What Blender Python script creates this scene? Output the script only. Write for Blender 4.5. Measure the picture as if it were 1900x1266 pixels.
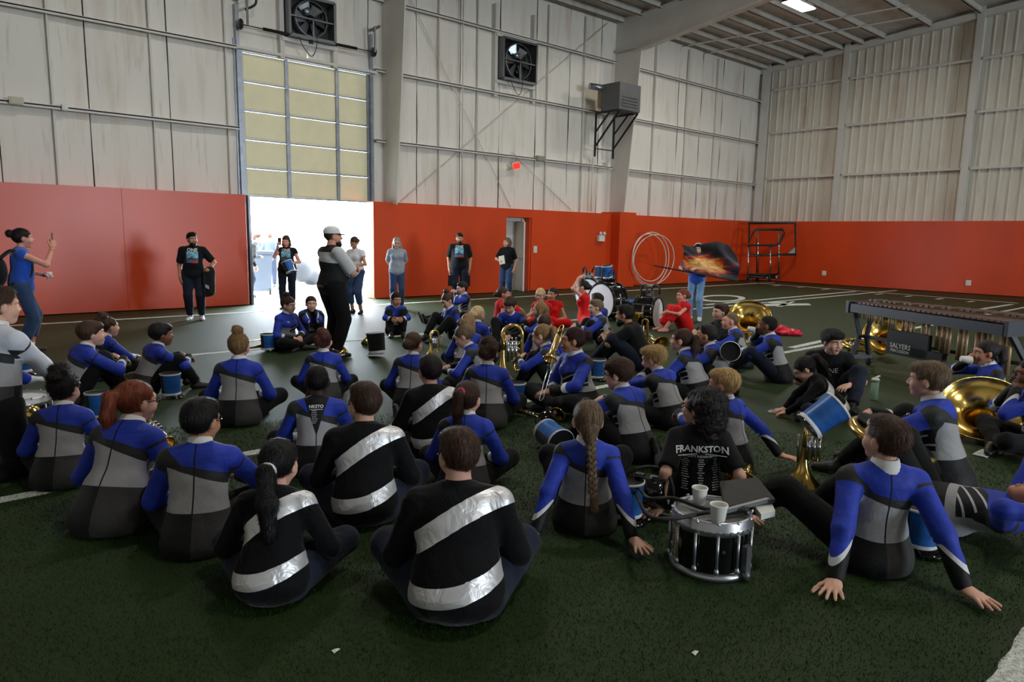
import bpy, bmesh, math, random
import numpy as np
from mathutils import Vector, Matrix
from mathutils.bvhtree import BVHTree
for _o in list(bpy.data.objects): bpy.data.objects.remove(_o)
SC = bpy.context.scene
COL = SC.collection
R_ = math.radians

# ------------------------------------------------------------------ camera
F_PX, CAM_H = 1300.0, 1.657
YAW, PITCH, ROLL = R_(41.19), R_(8.545), R_(1.092)
_cy, _sy = math.cos(YAW), math.sin(YAW)
C_FWD = np.array([_sy*math.cos(PITCH), _cy*math.cos(PITCH), -math.sin(PITCH)])
_right = np.array([_cy, -_sy, 0.0]); _up = np.cross(_right, C_FWD)
C_RT = _right*math.cos(ROLL)+_up*math.sin(ROLL)
C_UP = -_right*math.sin(ROLL)+_up*math.cos(ROLL)
CAM_P = np.array([0.0, 0.0, CAM_H])
cam_d = bpy.data.cameras.new('camera'); cam_d.sensor_width = 36.0
cam_d.lens = F_PX/1900.0*36.0; cam_d.clip_start = 0.05; cam_d.clip_end = 400
cam = bpy.data.objects.new('camera', cam_d); COL.objects.link(cam)
_m = Matrix.Identity(4)
for i in range(3):
    _m[i][0] = C_RT[i]; _m[i][1] = C_UP[i]; _m[i][2] = -C_FWD[i]; _m[i][3] = CAM_P[i]
cam.matrix_world = _m; SC.camera = cam

def ray(u, v): return C_FWD+(u-950)/F_PX*C_RT-(v-633)/F_PX*C_UP
def onz(u, v, z=0.0):
    d = ray(u, v); return CAM_P+d*((z-CAM_H)/d[2])
def ony(u, v, Y):
    d = ray(u, v); return CAM_P+d*(Y/d[1])
def onx(u, v, X):
    d = ray(u, v); return CAM_P+d*(X/d[0])
def atd(u, v, dep):
    return CAM_P+ray(u, v)*dep
def proj(P):
    q = np.asarray(P)-CAM_P; w = q@C_FWD
    return 950+F_PX*(q@C_RT)/w, 633-F_PX*(q@C_UP)/w

# ------------------------------------------------------------------ world, exposure
SKY_STRENGTH = 32.0
w = bpy.data.worlds.new('world'); SC.world = w; w.use_nodes = True
_bg = w.node_tree.nodes['Background']
_bg.inputs[0].default_value = (0.79, 0.90, 1.0, 1); _bg.inputs[1].default_value = SKY_STRENGTH
SC.view_settings.view_transform = 'Standard'; SC.view_settings.look = 'None'
SC.view_settings.exposure = 0.26; SC.view_settings.gamma = 1.0
SC.view_settings.use_curve_mapping = False
SC.cycles.use_denoising = True
SC.cycles.max_bounces = 6; SC.cycles.diffuse_bounces = 4; SC.cycles.glossy_bounces = 3
SC.cycles.transmission_bounces = 4; SC.cycles.sample_clamp_indirect = 4.0
SC.cycles.caustics_reflective = False; SC.cycles.caustics_refractive = False
LAMP_POWER = 130.0

# ------------------------------------------------------------------ helpers: nodes
class S:
    """a socket with arithmetic, for writing pattern maths"""
    nt = None
    def __init__(s, k): s.k = k
    def _m(s, op, *a):
        n = S.nt.nodes.new('ShaderNodeMath'); n.operation = op
        for i, q in enumerate((s,)+a):
            if isinstance(q, S): S.nt.links.new(q.k, n.inputs[i])
            else: n.inputs[i].default_value = q
        return S(n.outputs[0])
    def __add__(s, o): return s._m('ADD', o)
    __radd__ = __add__
    def __sub__(s, o): return s._m('SUBTRACT', o)
    def __rsub__(s, o): return (s*-1)+o
    def __mul__(s, o): return s._m('MULTIPLY', o)
    __rmul__ = __mul__
    def gt(s, o): return s._m('GREATER_THAN', o)
    def lt(s, o): return s._m('LESS_THAN', o)
    def abs(s): return s._m('ABSOLUTE')
    def max(s, o): return s._m('MAXIMUM', o)
    def min(s, o): return s._m('MINIMUM', o)
    def fract(s): return s._m('FRACT')
    def sin(s): return s._m('SINE')

def rgb(c):
    """sRGB 0-255 triple -> linear RGBA"""
    if isinstance(c, str): c = tuple(int(c[i:i+2], 16) for i in (0, 2, 4))
    return tuple(((x/255)/12.92 if x/255 <= .04045 else ((x/255+.055)/1.055)**2.4) for x in c)+(1,)

MATS = {}
def mat(name, col, rough=.6, metal=0.0, spec=.5, noise=None, bump=None, sheen=0, emit=None, coat=0):
    """plain procedural material; noise=(scale, amount, stretch xyz) varies the colour, bump=(scale,strength[,stretch])"""
    if name in MATS: return MATS[name]
    m = bpy.data.materials.new(name); m.use_nodes = True
    nt = m.node_tree; b = nt.nodes['Principled BSDF']
    c = rgb(col) if not (isinstance(col, tuple) and len(col) == 4) else col
    b.inputs['Base Color'].default_value = c
    b.inputs['Roughness'].default_value = rough; b.inputs['Metallic'].default_value = metal
    b.inputs['Specular IOR Level'].default_value = spec
    if sheen: b.inputs['Sheen Weight'].default_value = sheen
    if coat: b.inputs['Coat Weight'].default_value = coat
    if emit:
        b.inputs['Emission Color'].default_value = rgb(emit[0]); b.inputs['Emission Strength'].default_value = emit[1]
    if noise or bump:
        tc = nt.nodes.new('ShaderNodeTexCoord')
    if noise:
        n = tex(nt, tc, noise[0], noise[2] if len(noise) > 2 else (1, 1, 1))
        r = nt.nodes.new('ShaderNodeMix'); r.data_type = 'RGBA'
        k = noise[1]
        r.inputs[6].default_value = tuple(x*(1-k) for x in c[:3])+(1,)
        r.inputs[7].default_value = tuple(min(1, x*(1+k)) for x in c[:3])+(1,)
        mr = nt.nodes.new('ShaderNodeMapRange'); mr.inputs[1].default_value = .3; mr.inputs[2].default_value = .7
        nt.links.new(n.outputs[0], mr.inputs[0]); nt.links.new(mr.outputs[0], r.inputs[0]); nt.links.new(r.outputs[2], b.inputs['Base Color'])
    if bump:
        n = tex(nt, tc, bump[0], bump[2] if len(bump) > 2 else (1, 1, 1))
        bp = nt.nodes.new('ShaderNodeBump'); bp.inputs['Strength'].default_value = bump[1]; bp.inputs['Distance'].default_value = .01
        nt.links.new(n.outputs[0], bp.inputs['Height']); nt.links.new(bp.outputs[0], b.inputs['Normal'])
    MATS[name] = m
    return m
def tex(nt, tc, scale, stretch=(1, 1, 1), detail=4):
    n = nt.nodes.new('ShaderNodeTexNoise'); n.inputs['Scale'].default_value = scale; n.inputs['Detail'].default_value = detail
    mp = nt.nodes.new('ShaderNodeMapping'); mp.inputs['Scale'].default_value = stretch
    nt.links.new(tc.outputs['Object'], mp.inputs[0]); nt.links.new(mp.outputs[0], n.inputs[0])
    return n
def pick(nt, layers, base):
    """layers: list of (mask S, colour RGBA) applied in order over base colour; returns colour socket"""
    cur = base
    for msk, c in layers:
        r = nt.nodes.new('ShaderNodeMix'); r.data_type = 'RGBA'
        nt.links.new(msk.k, r.inputs[0])
        for idx, q in ((6, cur), (7, c)):
            if isinstance(q, tuple): r.inputs[idx].default_value = q
            else: nt.links.new(q, r.inputs[idx])
        cur = r.outputs[2]
    return cur
def attr(nt, name):
    a = nt.nodes.new('ShaderNodeAttribute'); a.attribute_name = name
    s = nt.nodes.new('ShaderNodeSeparateXYZ'); nt.links.new(a.outputs['Vector'], s.inputs[0])
    return S(s.outputs[0]), S(s.outputs[1]), S(s.outputs[2])

# ------------------------------------------------------------------ helpers: objects
def link(o, parent=None, label=None, cat=None, group=None, kind=None):
    COL.objects.link(o)
    if parent is not None: o.parent = parent
    if label: o['label'] = label
    if cat: o['category'] = cat
    if group: o['group'] = group
    if kind: o['kind'] = kind
    return o
def empty(name, loc=(0, 0, 0), rz=0, **k):
    o = bpy.data.objects.new(name, None); o.location = loc; o.rotation_euler = (0, 0, rz); o.empty_display_size = .1
    return link(o, **k)
class MB:
    """collects verts and faces (with material slot and smoothing) for ONE mesh"""
    def __init__(s): s.v = []; s.f = []; s.mi = []; s.sm = []; s.n = 0
    def add(s, v, f, mi=0, smooth=False):
        v = np.asarray(v, float).reshape(-1, 3); s.v.append(v)
        s.f += [tuple(i+s.n for i in q) for q in f]; k = len(f)
        s.mi += [mi]*k if isinstance(mi, int) else list(mi); s.sm += [smooth]*k; s.n += len(v)
        return s
    def box(s, c, d, rot=None, mi=0, taper=None):
        """box centre c, full size d, optional 3x3 rot"""
        h = np.array(d)/2
        v = np.array([(x, y, z) for z in (-1, 1) for y in (-1, 1) for x in (-1, 1)], float)*h
        if taper: v[4:, :2] *= taper
        if rot is not None: v = v@np.asarray(rot).T
        return s.add(v+np.array(c), [(0, 2, 3, 1), (4, 5, 7, 6), (0, 1, 5, 4), (2, 6, 7, 3), (0, 4, 6, 2), (1, 3, 7, 5)], mi)
    def bar(s, a, b, w, t=None, up=(0, 0, 1), mi=0):
        """rectangular bar from a to b"""
        a = np.array(a, float); b = np.array(b, float); t = t or w
        z = b-a; L = np.linalg.norm(z); z /= L
        u = np.array(up, float)
        if abs(u@z) > .98: u = np.array((1., 0, 0))
        x = np.cross(u, z); x /= np.linalg.norm(x); y = np.cross(z, x)
        return s.box((a+b)/2, (w, t, L), np.stack([x, y, z], 1), mi)
    def tube(s, pts, rad, n=8, mi=0, closed=False, cap=True, smooth=True):
        pts = np.asarray(pts, float); m = len(pts)
        rad = np.full(m, rad) if np.isscalar(rad) else np.asarray(rad, float)
        if closed: tg = np.roll(pts, -1, 0)-np.roll(pts, 1, 0)
        else: tg = np.gradient(pts, axis=0)
        tg /= np.linalg.norm(tg, axis=1)[:, None]+1e-12
        u = np.array((0, 0, 1.)) if abs(tg[0][2]) < .9 else np.array((1., 0, 0))
        u = u-tg[0]*(u@tg[0]); u /= np.linalg.norm(u); vs = []
        an = np.linspace(0, 2*np.pi, n, endpoint=False)
        for i in range(m):
            u = u-tg[i]*(u@tg[i]); u /= np.linalg.norm(u); w_ = np.cross(tg[i], u)
            vs.append(pts[i]+rad[i]*(np.cos(an)[:, None]*u+np.sin(an)[:, None]*w_))
        f = []
        for i in range(m if closed else m-1):
            j = (i+1) % m
            for k in range(n):
                f.append((i*n+k, i*n+(k+1) % n, j*n+(k+1) % n, j*n+k))
        s.add(np.concatenate(vs), f, mi, smooth)
        if cap and not closed:
            b = s.n-m*n
            s.f += [tuple(b+k for k in range(n))[::-1], tuple(b+(m-1)*n+k for k in range(n))]; s.mi += [mi, mi]; s.sm += [False, False]
        return s
    def lathe(s, prof, n=24, mi=0, M=None, smooth=True, arc=None):
        """prof: list of (r, z) revolved about z; M 4x4 places it; mi may be callable(ring, seg)"""
        m = len(prof); an = np.linspace(0, 2*np.pi, n, endpoint=False)
        v = np.array([(r*np.cos(a), r*np.sin(a), z) for r, z in prof for a in an])
        f = [(i*n+k, i*n+(k+1) % n, (i+1)*n+(k+1) % n, (i+1)*n+k) for i in range(m-1) for k in range(n)]
        mm = mi if not callable(mi) else [mi(i, k) for i in range(m-1) for k in range(n)]
        if M is not None: v = v@np.asarray(M)[:3, :3].T+np.asarray(M)[:3, 3]
        return s.add(v, f, mm, smooth)
    def prism(s, poly, a, b, mi=0):
        """polygon of 3D points extruded by vector"""
        p = np.asarray(poly, float); n = len(p)
        q = np.concatenate([p+np.asarray(a), p+np.asarray(b)])
        return s.add(q, [tuple(range(n))[::-1], tuple(range(n, 2*n))]+[(i, (i+1) % n, n+(i+1) % n, n+i) for i in range(n)], mi)
    def build(s, name, mats, parent=None, M=None, **k):
        me = bpy.data.meshes.new(name)
        v = np.concatenate(s.v) if s.v else np.zeros((0, 3))
        if M is not None: v = v@np.asarray(M)[:3, :3].T+np.asarray(M)[:3, 3]
        me.from_pydata(v.tolist(), [], s.f)
        for m_ in (mats if isinstance(mats, (list, tuple)) else [mats]): me.materials.append(m_)
        me.polygons.foreach_set('material_index', s.mi); me.polygons.foreach_set('use_smooth', s.sm)
        me.update()
        o = bpy.data.objects.new(name, me)
        return link(o, parent, **k)
def inst(name, data, parent=None, M=None, **k):
    o = bpy.data.objects.new(name, data)
    if M is not None: o.matrix_local = Matrix(np.asarray(M).tolist())
    return link(o, parent, **k)
def copy_tree(o, parent=None):
    c = o.copy(); COL.objects.link(c); c.parent = parent
    for ch in o.children: copy_tree(ch, c)
    return c
def T(x=0, y=0, z=0): M = np.eye(4); M[:3, 3] = (x, y, z); return M
def RZ(a): M = np.eye(4); c, s = math.cos(a), math.sin(a); M[:2, :2] = ((c, -s), (s, c)); return M
def RX(a): M = np.eye(4); c, s = math.cos(a), math.sin(a); M[1:3, 1:3] = ((c, -s), (s, c)); return M
def RY(a): M = np.eye(4); c, s = math.cos(a), math.sin(a); M[0, 0] = c; M[0, 2] = s; M[2, 0] = -s; M[2, 2] = c; return M
def SCL(x, y=None, z=None): return np.diag([x, x if y is None else y, x if z is None else z, 1.0])
def frame(o, y, z):
    """4x4 with given origin, Y axis and approximate Z axis"""
    y = np.asarray(y, float); y = y/np.linalg.norm(y); z = np.asarray(z, float); z = z-y*(y@z); z /= np.linalg.norm(z)+1e-9
    M = np.eye(4); M[:3, 0] = np.cross(y, z); M[:3, 1] = y; M[:3, 2] = z; M[:3, 3] = o; return M
def catmull(pts, k=6):
    p = np.asarray(pts, float); p = np.concatenate([[2*p[0]-p[1]], p, [2*p[-1]-p[-2]]]); out = []
    for i in range(1, len(p)-2):
        for t in np.linspace(0, 1, k, endpoint=False):
            a, b, c, d = p[i-1:i+3]
            out.append(.5*((2*b)+(-a+c)*t+(2*a-5*b+4*c-d)*t*t+(-a+3*b-3*c+d)*t**3))
    out.append(p[-2]); return np.array(out)

# ------------------------------------------------------------------ signed distance fields -> meshes
def smin(a, b, k):
    if k <= 0: return np.minimum(a, b)
    h = np.clip(.5+.5*(b-a)/k, 0, 1); return b*(1-h)+a*h-k*h*(1-h)
class Cone:
    """tapered capsule; flat=True cuts the far end flat"""
    def __init__(s, a, b, ra, rb, flat=False):
        s.a = np.array(a, float); s.b = np.array(b, float); s.ra, s.rb, s.flat = ra, rb, flat
        r = max(ra, rb); s.lo = np.minimum(s.a, s.b)-r; s.hi = np.maximum(s.a, s.b)+r
    def __call__(s, P):
        ab = s.b-s.a; L2 = ab@ab+1e-9; q = P-s.a; h0 = (q@ab)/L2; h = np.clip(h0, 0, 1)
        d = np.sqrt(((q-h[..., None]*ab)**2).sum(-1))-(s.ra+(s.rb-s.ra)*h)
        if s.flat: d = np.maximum(d, (h0-1)*math.sqrt(L2))
        return d
class Ell:
    def __init__(s, c, r, M=None):
        s.c = np.array(c, float); s.r = np.array(r, float); s.M = np.eye(3) if M is None else np.asarray(M)[:3, :3]
        e = np.sqrt(((s.M*s.r)**2).sum(1)); s.lo = s.c-e; s.hi = s.c+e
    def __call__(s, P):
        q = (P-s.c)@s.M; k0 = np.sqrt(((q/s.r)**2).sum(-1))+1e-9; k1 = np.sqrt(((q/s.r**2)**2).sum(-1))+1e-9
        return k0*(k0-1)/k1
def field(prims, vox, k=.04, pad=None, inflate=0.0, floor=None, post=None):
    """prims: list of (prim, k) or prim"""
    pad = pad or (k+2.5*vox); pr = [(p if isinstance(p, tuple) else (p, k)) for p in prims]
    lo = np.min([p.lo for p, _ in pr], 0)-inflate-pad; hi = np.max([p.hi for p, _ in pr], 0)+inflate+pad
    n = np.ceil((hi-lo)/vox).astype(int)+1
    ax = [lo[i]+vox*np.arange(n[i]) for i in range(3)]
    D = np.full(tuple(n), .5)
    for p, kk in pr:
        a = np.clip(np.floor((p.lo-inflate-pad-lo)/vox).astype(int), 0, n); b = np.clip(np.ceil((p.hi+inflate+pad-lo)/vox).astype(int)+1, 0, n)
        sl = tuple(slice(a[i], b[i]) for i in range(3))
        G = np.stack(np.meshgrid(*[ax[i][sl[i]] for i in range(3)], indexing='ij'), -1)
        D[sl] = smin(D[sl], p(G)-inflate, kk)
    if post is not None or floor is not None:
        G = np.stack(np.meshgrid(*ax, indexing='ij'), -1)
        if post is not None: D = post(D, G)
        if floor is not None: D = np.maximum(D, floor-G[..., 2])
    return D, lo
def nets(D, lo, vox):
    """naive surface nets"""
    sg = D < 0
    c = [(i, j, k) for i in (0, 1) for j in (0, 1) for k in (0, 1)]
    sh = tuple(s-1 for s in D.shape)
    sub = lambda A, o: A[o[0]:o[0]+sh[0], o[1]:o[1]+sh[1], o[2]:o[2]+sh[2]]
    cnt = sum(sub(sg, o).astype(np.int8) for o in c); mix = (cnt > 0) & (cnt < 8)
    idx = np.argwhere(mix); 
    if len(idx) == 0: return np.zeros((0, 3)), np.zeros((0, 4), int)
    vid = np.full(sh, -1); vid[mix] = np.arange(len(idx))
    acc = np.zeros((len(idx), 3)); m = np.zeros(len(idx))
    val = {o: D[idx[:, 0]+o[0], idx[:, 1]+o[1], idx[:, 2]+o[2]] for o in c}
    for o in c:
        for ax in range(3):
            if o[ax]: continue
            q = list(o); q[ax] = 1; q = tuple(q); a, b = val[o], val[q]; x = (a < 0) != (b < 0)
            t = np.where(x, a/np.where(x, a-b, 1), 0); P = np.tile(np.array(o, float), (len(idx), 1)); P[:, ax] += t
            acc += P*x[:, None]; m += x
    V = (idx+acc/m[:, None])*vox+lo
    F = []
    for ax in range(3):
        u, w_ = (ax+1) % 3, (ax+2) % 3
        a = [slice(1, -1)]*3; a[ax] = slice(0, -1); b = list(a); b[ax] = slice(1, None)
        A, B = sg[tuple(a)], sg[tuple(b)]; e = np.argwhere(A != B)
        if not len(e): continue
        flip = A[e[:, 0], e[:, 1], e[:, 2]]
        g = e.copy(); g[:, u] += 1; g[:, w_] += 1
        def at(du, dw):
            h = g.copy(); h[:, u] += du; h[:, w_] += dw; return vid[h[:, 0], h[:, 1], h[:, 2]]
        q = np.stack([at(-1, -1), at(0, -1), at(0, 0), at(-1, 0)], 1)
        q[~flip] = q[~flip][:, ::-1]; F.append(q)
    F = np.concatenate(F); F = F[(F >= 0).all(1)]
    return V, F
def wob(P, f, seed=0, n=6):
    """cheap smooth noise in [-1,1]"""
    r = np.random.RandomState(seed); o = 0
    for i in range(n):
        d = r.normal(size=3); d /= np.linalg.norm(d); o = o+np.sin(P@(d*f*(.6+.9*r.rand()))+r.rand()*6.28)
    return o/n
def mesh_np(name, V, F, mats, mi=None, smooth=True):
    me = bpy.data.meshes.new(name); F = np.asarray(F)
    if isinstance(F, np.ndarray) and F.ndim == 2:
        nv, nf, k = len(V), len(F), F.shape[1]
        me.vertices.add(nv); me.vertices.foreach_set('co', np.asarray(V, np.float32).ravel())
        me.loops.add(nf*k); me.loops.foreach_set('vertex_index', F.astype(np.int32).ravel())
        me.polygons.add(nf); me.polygons.foreach_set('loop_start', np.arange(0, nf*k, k, dtype=np.int32))
        me.polygons.foreach_set('loop_total', np.full(nf, k, np.int32))
    for m_ in (mats if isinstance(mats, (list, tuple)) else [mats]): me.materials.append(m_)
    if mi is not None: me.polygons.foreach_set('material_index', np.asarray(mi, np.int32))
    me.polygons.foreach_set('use_smooth', np.full(len(me.polygons), smooth))
    me.update(calc_edges=True); return me
def vattr(me, name, A):
    a = me.attributes.new(name, 'FLOAT_VECTOR', 'POINT'); a.data.foreach_set('vector', np.asarray(A, np.float32).ravel())
def xf(V, M): M = np.asarray(M); return V@M[:3, :3].T+M[:3, 3]
# ================================================================== the setting
YP, YW, XP, XW, XL, YR = 15.69, 16.15, 27.32, 27.66, -7.0, -30.0
EAVE, SLOPE = 8.62, 0.078
def roof_z(y): return EAVE+(YW-y)*SLOPE if y > 1 else EAVE+(YW-1)*SLOPE-(1-y)*SLOPE

def turf_mat():
    m = bpy.data.materials.new('turf'); m.use_nodes = True; nt = m.node_tree; b = nt.nodes['Principled BSDF']
    tc = nt.nodes.new('ShaderNodeTexCoord')
    n1 = tex(nt, tc, 210, (1, 1, 1), 4); n2 = tex(nt, tc, 1.6, (1, 1, 1), 4)
    cr = nt.nodes.new('ShaderNodeValToRGB'); cr.color_ramp.elements[0].position = .34; cr.color_ramp.elements[1].position = .68
    cr.color_ramp.elements[0].color = (.005, .016, .002, 1); cr.color_ramp.elements[1].color = (.026, .064, .008, 1)
    nt.links.new(n1.outputs[0], cr.inputs[0])
    mx = nt.nodes.new('ShaderNodeMix'); mx.data_type = 'RGBA'; mx.blend_type = 'MULTIPLY'; mx.inputs[0].default_value = .6
    cr2 = nt.nodes.new('ShaderNodeValToRGB'); cr2.color_ramp.elements[0].color = (.55, .55, .55, 1); cr2.color_ramp.elements[1].color = (1.2, 1.2, 1.1, 1)
    nt.links.new(n2.outputs[0], cr2.inputs[0]); nt.links.new(cr.outputs[0], mx.inputs[6]); nt.links.new(cr2.outputs[0], mx.inputs[7])
    nt.links.new(mx.outputs[2], b.inputs['Base Color'])
    b.inputs['Roughness'].default_value = .55; b.inputs['Specular IOR Level'].default_value = .36
    bp = nt.nodes.new('ShaderNodeBump'); bp.inputs['Strength'].default_value = .8; bp.inputs['Distance'].default_value = .008
    nt.links.new(n1.outputs[0], bp.inputs['Height']); nt.links.new(bp.outputs[0], b.inputs['Normal'])
    return m
TURF = turf_mat()
def stained(name, base, stain, rough=.55, ribs=None):
    """white sheeting with soft vertical rust and dirt streaks"""
    m = bpy.data.materials.new(name); m.use_nodes = True; nt = m.node_tree; b = nt.nodes['Principled BSDF']
    g = nt.nodes.new('ShaderNodeNewGeometry')
    def nz(scale, st, det=5):
        n = nt.nodes.new('ShaderNodeTexNoise'); n.inputs['Scale'].default_value = scale; n.inputs['Detail'].default_value = det
        mp = nt.nodes.new('ShaderNodeMapping'); mp.inputs['Scale'].default_value = st
        nt.links.new(g.outputs['Position'], mp.inputs[0]); nt.links.new(mp.outputs[0], n.inputs[0]); return n
    a = nz(1.0, (3.5, 3.5, .35)); c = nz(.45, (1, 1, 1)); d = nz(9, (1.5, 1.5, .12), 3)
    def ramp(n, p0, p1):
        r = nt.nodes.new('ShaderNodeMapRange'); r.inputs[1].default_value = p0; r.inputs[2].default_value = p1
        nt.links.new(n.outputs[0], r.inputs[0]); return S(r.outputs[0])
    S.nt = nt
    k = (ramp(a, .48, .78)*ramp(c, .38, .66))*.85
    k2 = ramp(d, .58, .8)*.3
    col = pick(nt, [(k, rgb(stain)), (k2, rgb((96, 86, 76)))], rgb(base))
    nt.links.new(col, b.inputs['Base Color']); b.inputs['Roughness'].default_value = rough
    bp = nt.nodes.new('ShaderNodeBump'); bp.inputs['Strength'].default_value = .25; bp.inputs['Distance'].default_value = .03
    nt.links.new(a.outputs[0], bp.inputs['Height']); nt.links.new(bp.outputs[0], b.inputs['Normal'])
    return m
M_SHEET = stained('vinyl_sheet', (234, 229, 220), (190, 164, 138))
M_RIB = stained('ribbed_sheet', (222, 217, 205), (172, 146, 116))
M_STEEL = mat('painted_steel', (214, 211, 206), .45, noise=(1.5, .06))
M_ROOF = stained('roof_sheet', (205, 200, 192), (150, 130, 112))
M_PAD = mat('orange_pad', (214, 72, 28), .34, noise=(.8, .10, (1, 1, .4)), bump=(.9, .12))
M_WHITE = mat('white_paint', (225, 222, 215), .4)
M_LINE = mat('white_turf_line', (205, 210, 205), .8, noise=(60, .35), bump=(90, .6))
M_BLACK = mat('black_steel', (16, 16, 17), .45)
M_GREY = mat('grey_steel', (112, 114, 116), .4, metal=.6)
M_GALV = mat('galvanised', (150, 156, 166), .35, metal=.85, noise=(6, .15))
M_DOORP = mat('cream_door', (246, 238, 200), .4, noise=(2.5, .04))
M_CONC = mat('concrete', (205, 203, 198), .8, noise=(1.2, .08))
M_DARK = mat('dark_hollow', (10, 10, 11), .7)
ST = dict(kind='structure')

floor = MB().box(((XL+XW)/2, (YR+YW)/2, -.1), (XW-XL+1, YW-YR+1, .2)).build('floor', TURF, **ST)
fl2 = MB().box((10, 40, -.14), (160, 47, .2)).build('ground_outside', M_CONC, **ST)

# yard lines and field marks lie on the turf as painted strips
def strip(a, b, wd, name='yard_line'):
    a = np.array(a[:2], float); b = np.array(b[:2], float); d = b-a; L = np.linalg.norm(d); n = max(2, int(L/.06)); d /= L; nn = np.array((-d[1], d[0]))
    r = np.random.RandomState(int(abs(a[0]*97+b[1]*31)) % 9999); v = []; f = []
    for i in range(n+1):
        c = a+d*L*i/n
        for s in (1, -1): v.append((*(c+nn*s*(wd/2+r.uniform(-.006, .006))), .0))
        for s in (1, -1): v.append((*(c+nn*s*(wd/2-.008)), .006))
        if i: k = 4*i; f += [(k-4, k, k+2, k-2), (k-2, k+2, k+3, k-1), (k-1, k+3, k+1, k-3)]
    return MB().add(v, f).build(name, M_LINE, kind='structure')
for (y, x0, x1) in ((5.12, -6, 27), (9.74, -6, 26.5), (14.35, -6, 26.5)): strip((x0, y), (x1, y), .10)
strip(onz(1307, 566), onz(1587, 541), .13); strip(onz(1795, 578), onz(1877, 565), .13)
strip(onz(1467, 646), onz(1530, 632), .12)
for q in ((1400, 526), (1440, 530), (1485, 533), (1531, 537), (1630, 546), (1685, 550), (1742, 555), (1800, 560)):
    p = onz(*q); strip((p[0]-.28, p[1]), (p[0]+.28, p[1]), .10, 'hash_mark')
strip(onz(1392, 524.5), onz(1890, 563), .05, 'boundary_line')
p = onz(1830, 1266); p2_ = onz(1900, 1165); d_ = (p2_-p)[:2]; d_ /= np.linalg.norm(d_); n_ = np.array((d_[1], -d_[0]))*.15; strip(p[:2]+n_-d_*.3, p[:2]+n_+d_*1.3, .30)
for q, l, wd in (((1825, 842), .24, .10), ((1845, 838), .1, .1)):
    p = onz(*q); strip((p[0]-l/2, p[1]), (p[0]+l/2, p[1]), wd, 'hash_mark')
def numeral(name, polys):
    mb = MB()
    for pl in polys: mb.prism([(*onz(u, v)[:2], 0) for u, v in pl], (0, 0, 0), (0, 0, .006))
    mb.build(name, M_LINE, kind='structure')
ring = []
for i in range(28):
    a = 2*np.pi*i/28; b = 2*np.pi*(i+1)/28
    pt = lambda a_, r: (1338+45*r*math.cos(a_)*1.0, 554+6.2*r*math.sin(a_))
    ring.append([pt(a, 1), pt(b, 1), pt(b, .74), pt(a, .74)])
numeral('field_numeral', ring)
numeral('field_numeral', [[(1408, 568.5), (1505, 566.5), (1500, 563.5), (1418, 564.5)], [(1418, 561.5), (1468, 560), (1462, 562.5), (1436, 563.2)], [(1462, 560), (1475, 560), (1452, 569), (1440, 569)]])

# ---- main wall: stained insulation sheets with seams, girts, padding
wall_back = empty('wall_back', (0, YW, 0), kind='structure')
def part(mb, name, m, parent, world=True):
    return mb.build(name, m, parent, M=T(*(-np.array(parent.location))) if world else None)
DX0, DX1, DZ = 6.02, 9.22, 2.44      # opening of the overhead door, clear height
def sheet(x0, x1, z0, z1, seed):
    r = np.random.RandomState(seed); nx, nz = 8, 24; v = []; f = []
    ph = r.rand(4)*6
    for j in range(nz+1):
        for i in range(nx+1):
            u, t = i/nx, j/nz; x = x0+.012+(x1-x0-.024)*u; z = z0+(z1-z0)*t
            bul = .014*(math.sin(math.pi*u))+.012*math.sin(9*t+ph[0]+3*u)+.008*math.sin(23*t+ph[1]+5*u)
            v.append((x, YW-bul, z))
    for j in range(nz):
        for i in range(nx):
            k = j*(nx+1)+i; f.append((k, k+1, k+nx+2, k+nx+1))
    return MB().add(v, f, 0, True)
mb = MB().box(((XL+DX0)/2, YW+.12, 5), (DX0-XL, .1, 10)).box(((DX1+XW)/2, YW+.12, 5), (XW-DX1, .1, 10)).box(((DX0+DX1)/2, YW+.12, 7.9), (DX1-DX0, .1, 4.4))
part(mb, 'backing', M_STEEL, wall_back)
xs = list(np.arange(DX0, XL, -1.48))[::-1]; sd = 0
for a in np.arange(DX0, -2, -1.48): sd += 1; part(sheet(a-1.48, a, 2.3, 9.0, sd), 'sheet', M_SHEET, wall_back)
for a in np.arange(DX0, DX1-.1, (DX1-DX0)/2): sd += 1; part(sheet(a, a+(DX1-DX0)/2, 5.62, 9.0, sd), 'sheet', M_SHEET, wall_back)
k = int(round((XW-DX1)/1.45)); wdt = (XW-DX1)/k
for i in range(k): sd += 1; part(sheet(DX1+i*wdt, DX1+(i+1)*wdt, 2.3, 9.0, sd), 'sheet', M_SHEET, wall_back)
def girt(mb, a, b, up=(0, 1, 0)):
    return mb.bar(a, b, .16, .05, up)
for z in (3.98, 5.68, 7.35):
    for a, b in ((XL, DX0-.12), (DX1+.1, 18.3), (18.8, XW-.1)):
        if z == 7.35 and a == XL: z_ = 7.2
        else: z_ = z-(.08 if a == XL else 0)
        m_ = MB().box(((a+b)/2, YW-.12, z_), (b-a, .16, .035)).box(((a+b)/2, YW-.19, z_-.025), (b-a, .02, .06))
        part(m_, 'girt', M_STEEL, wall_back)
part(MB().box(((DX0+DX1)/2, YW-.10, 5.60), (DX1-DX0+.3, .16, .06)), 'door_header', M_STEEL, wall_back)
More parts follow.
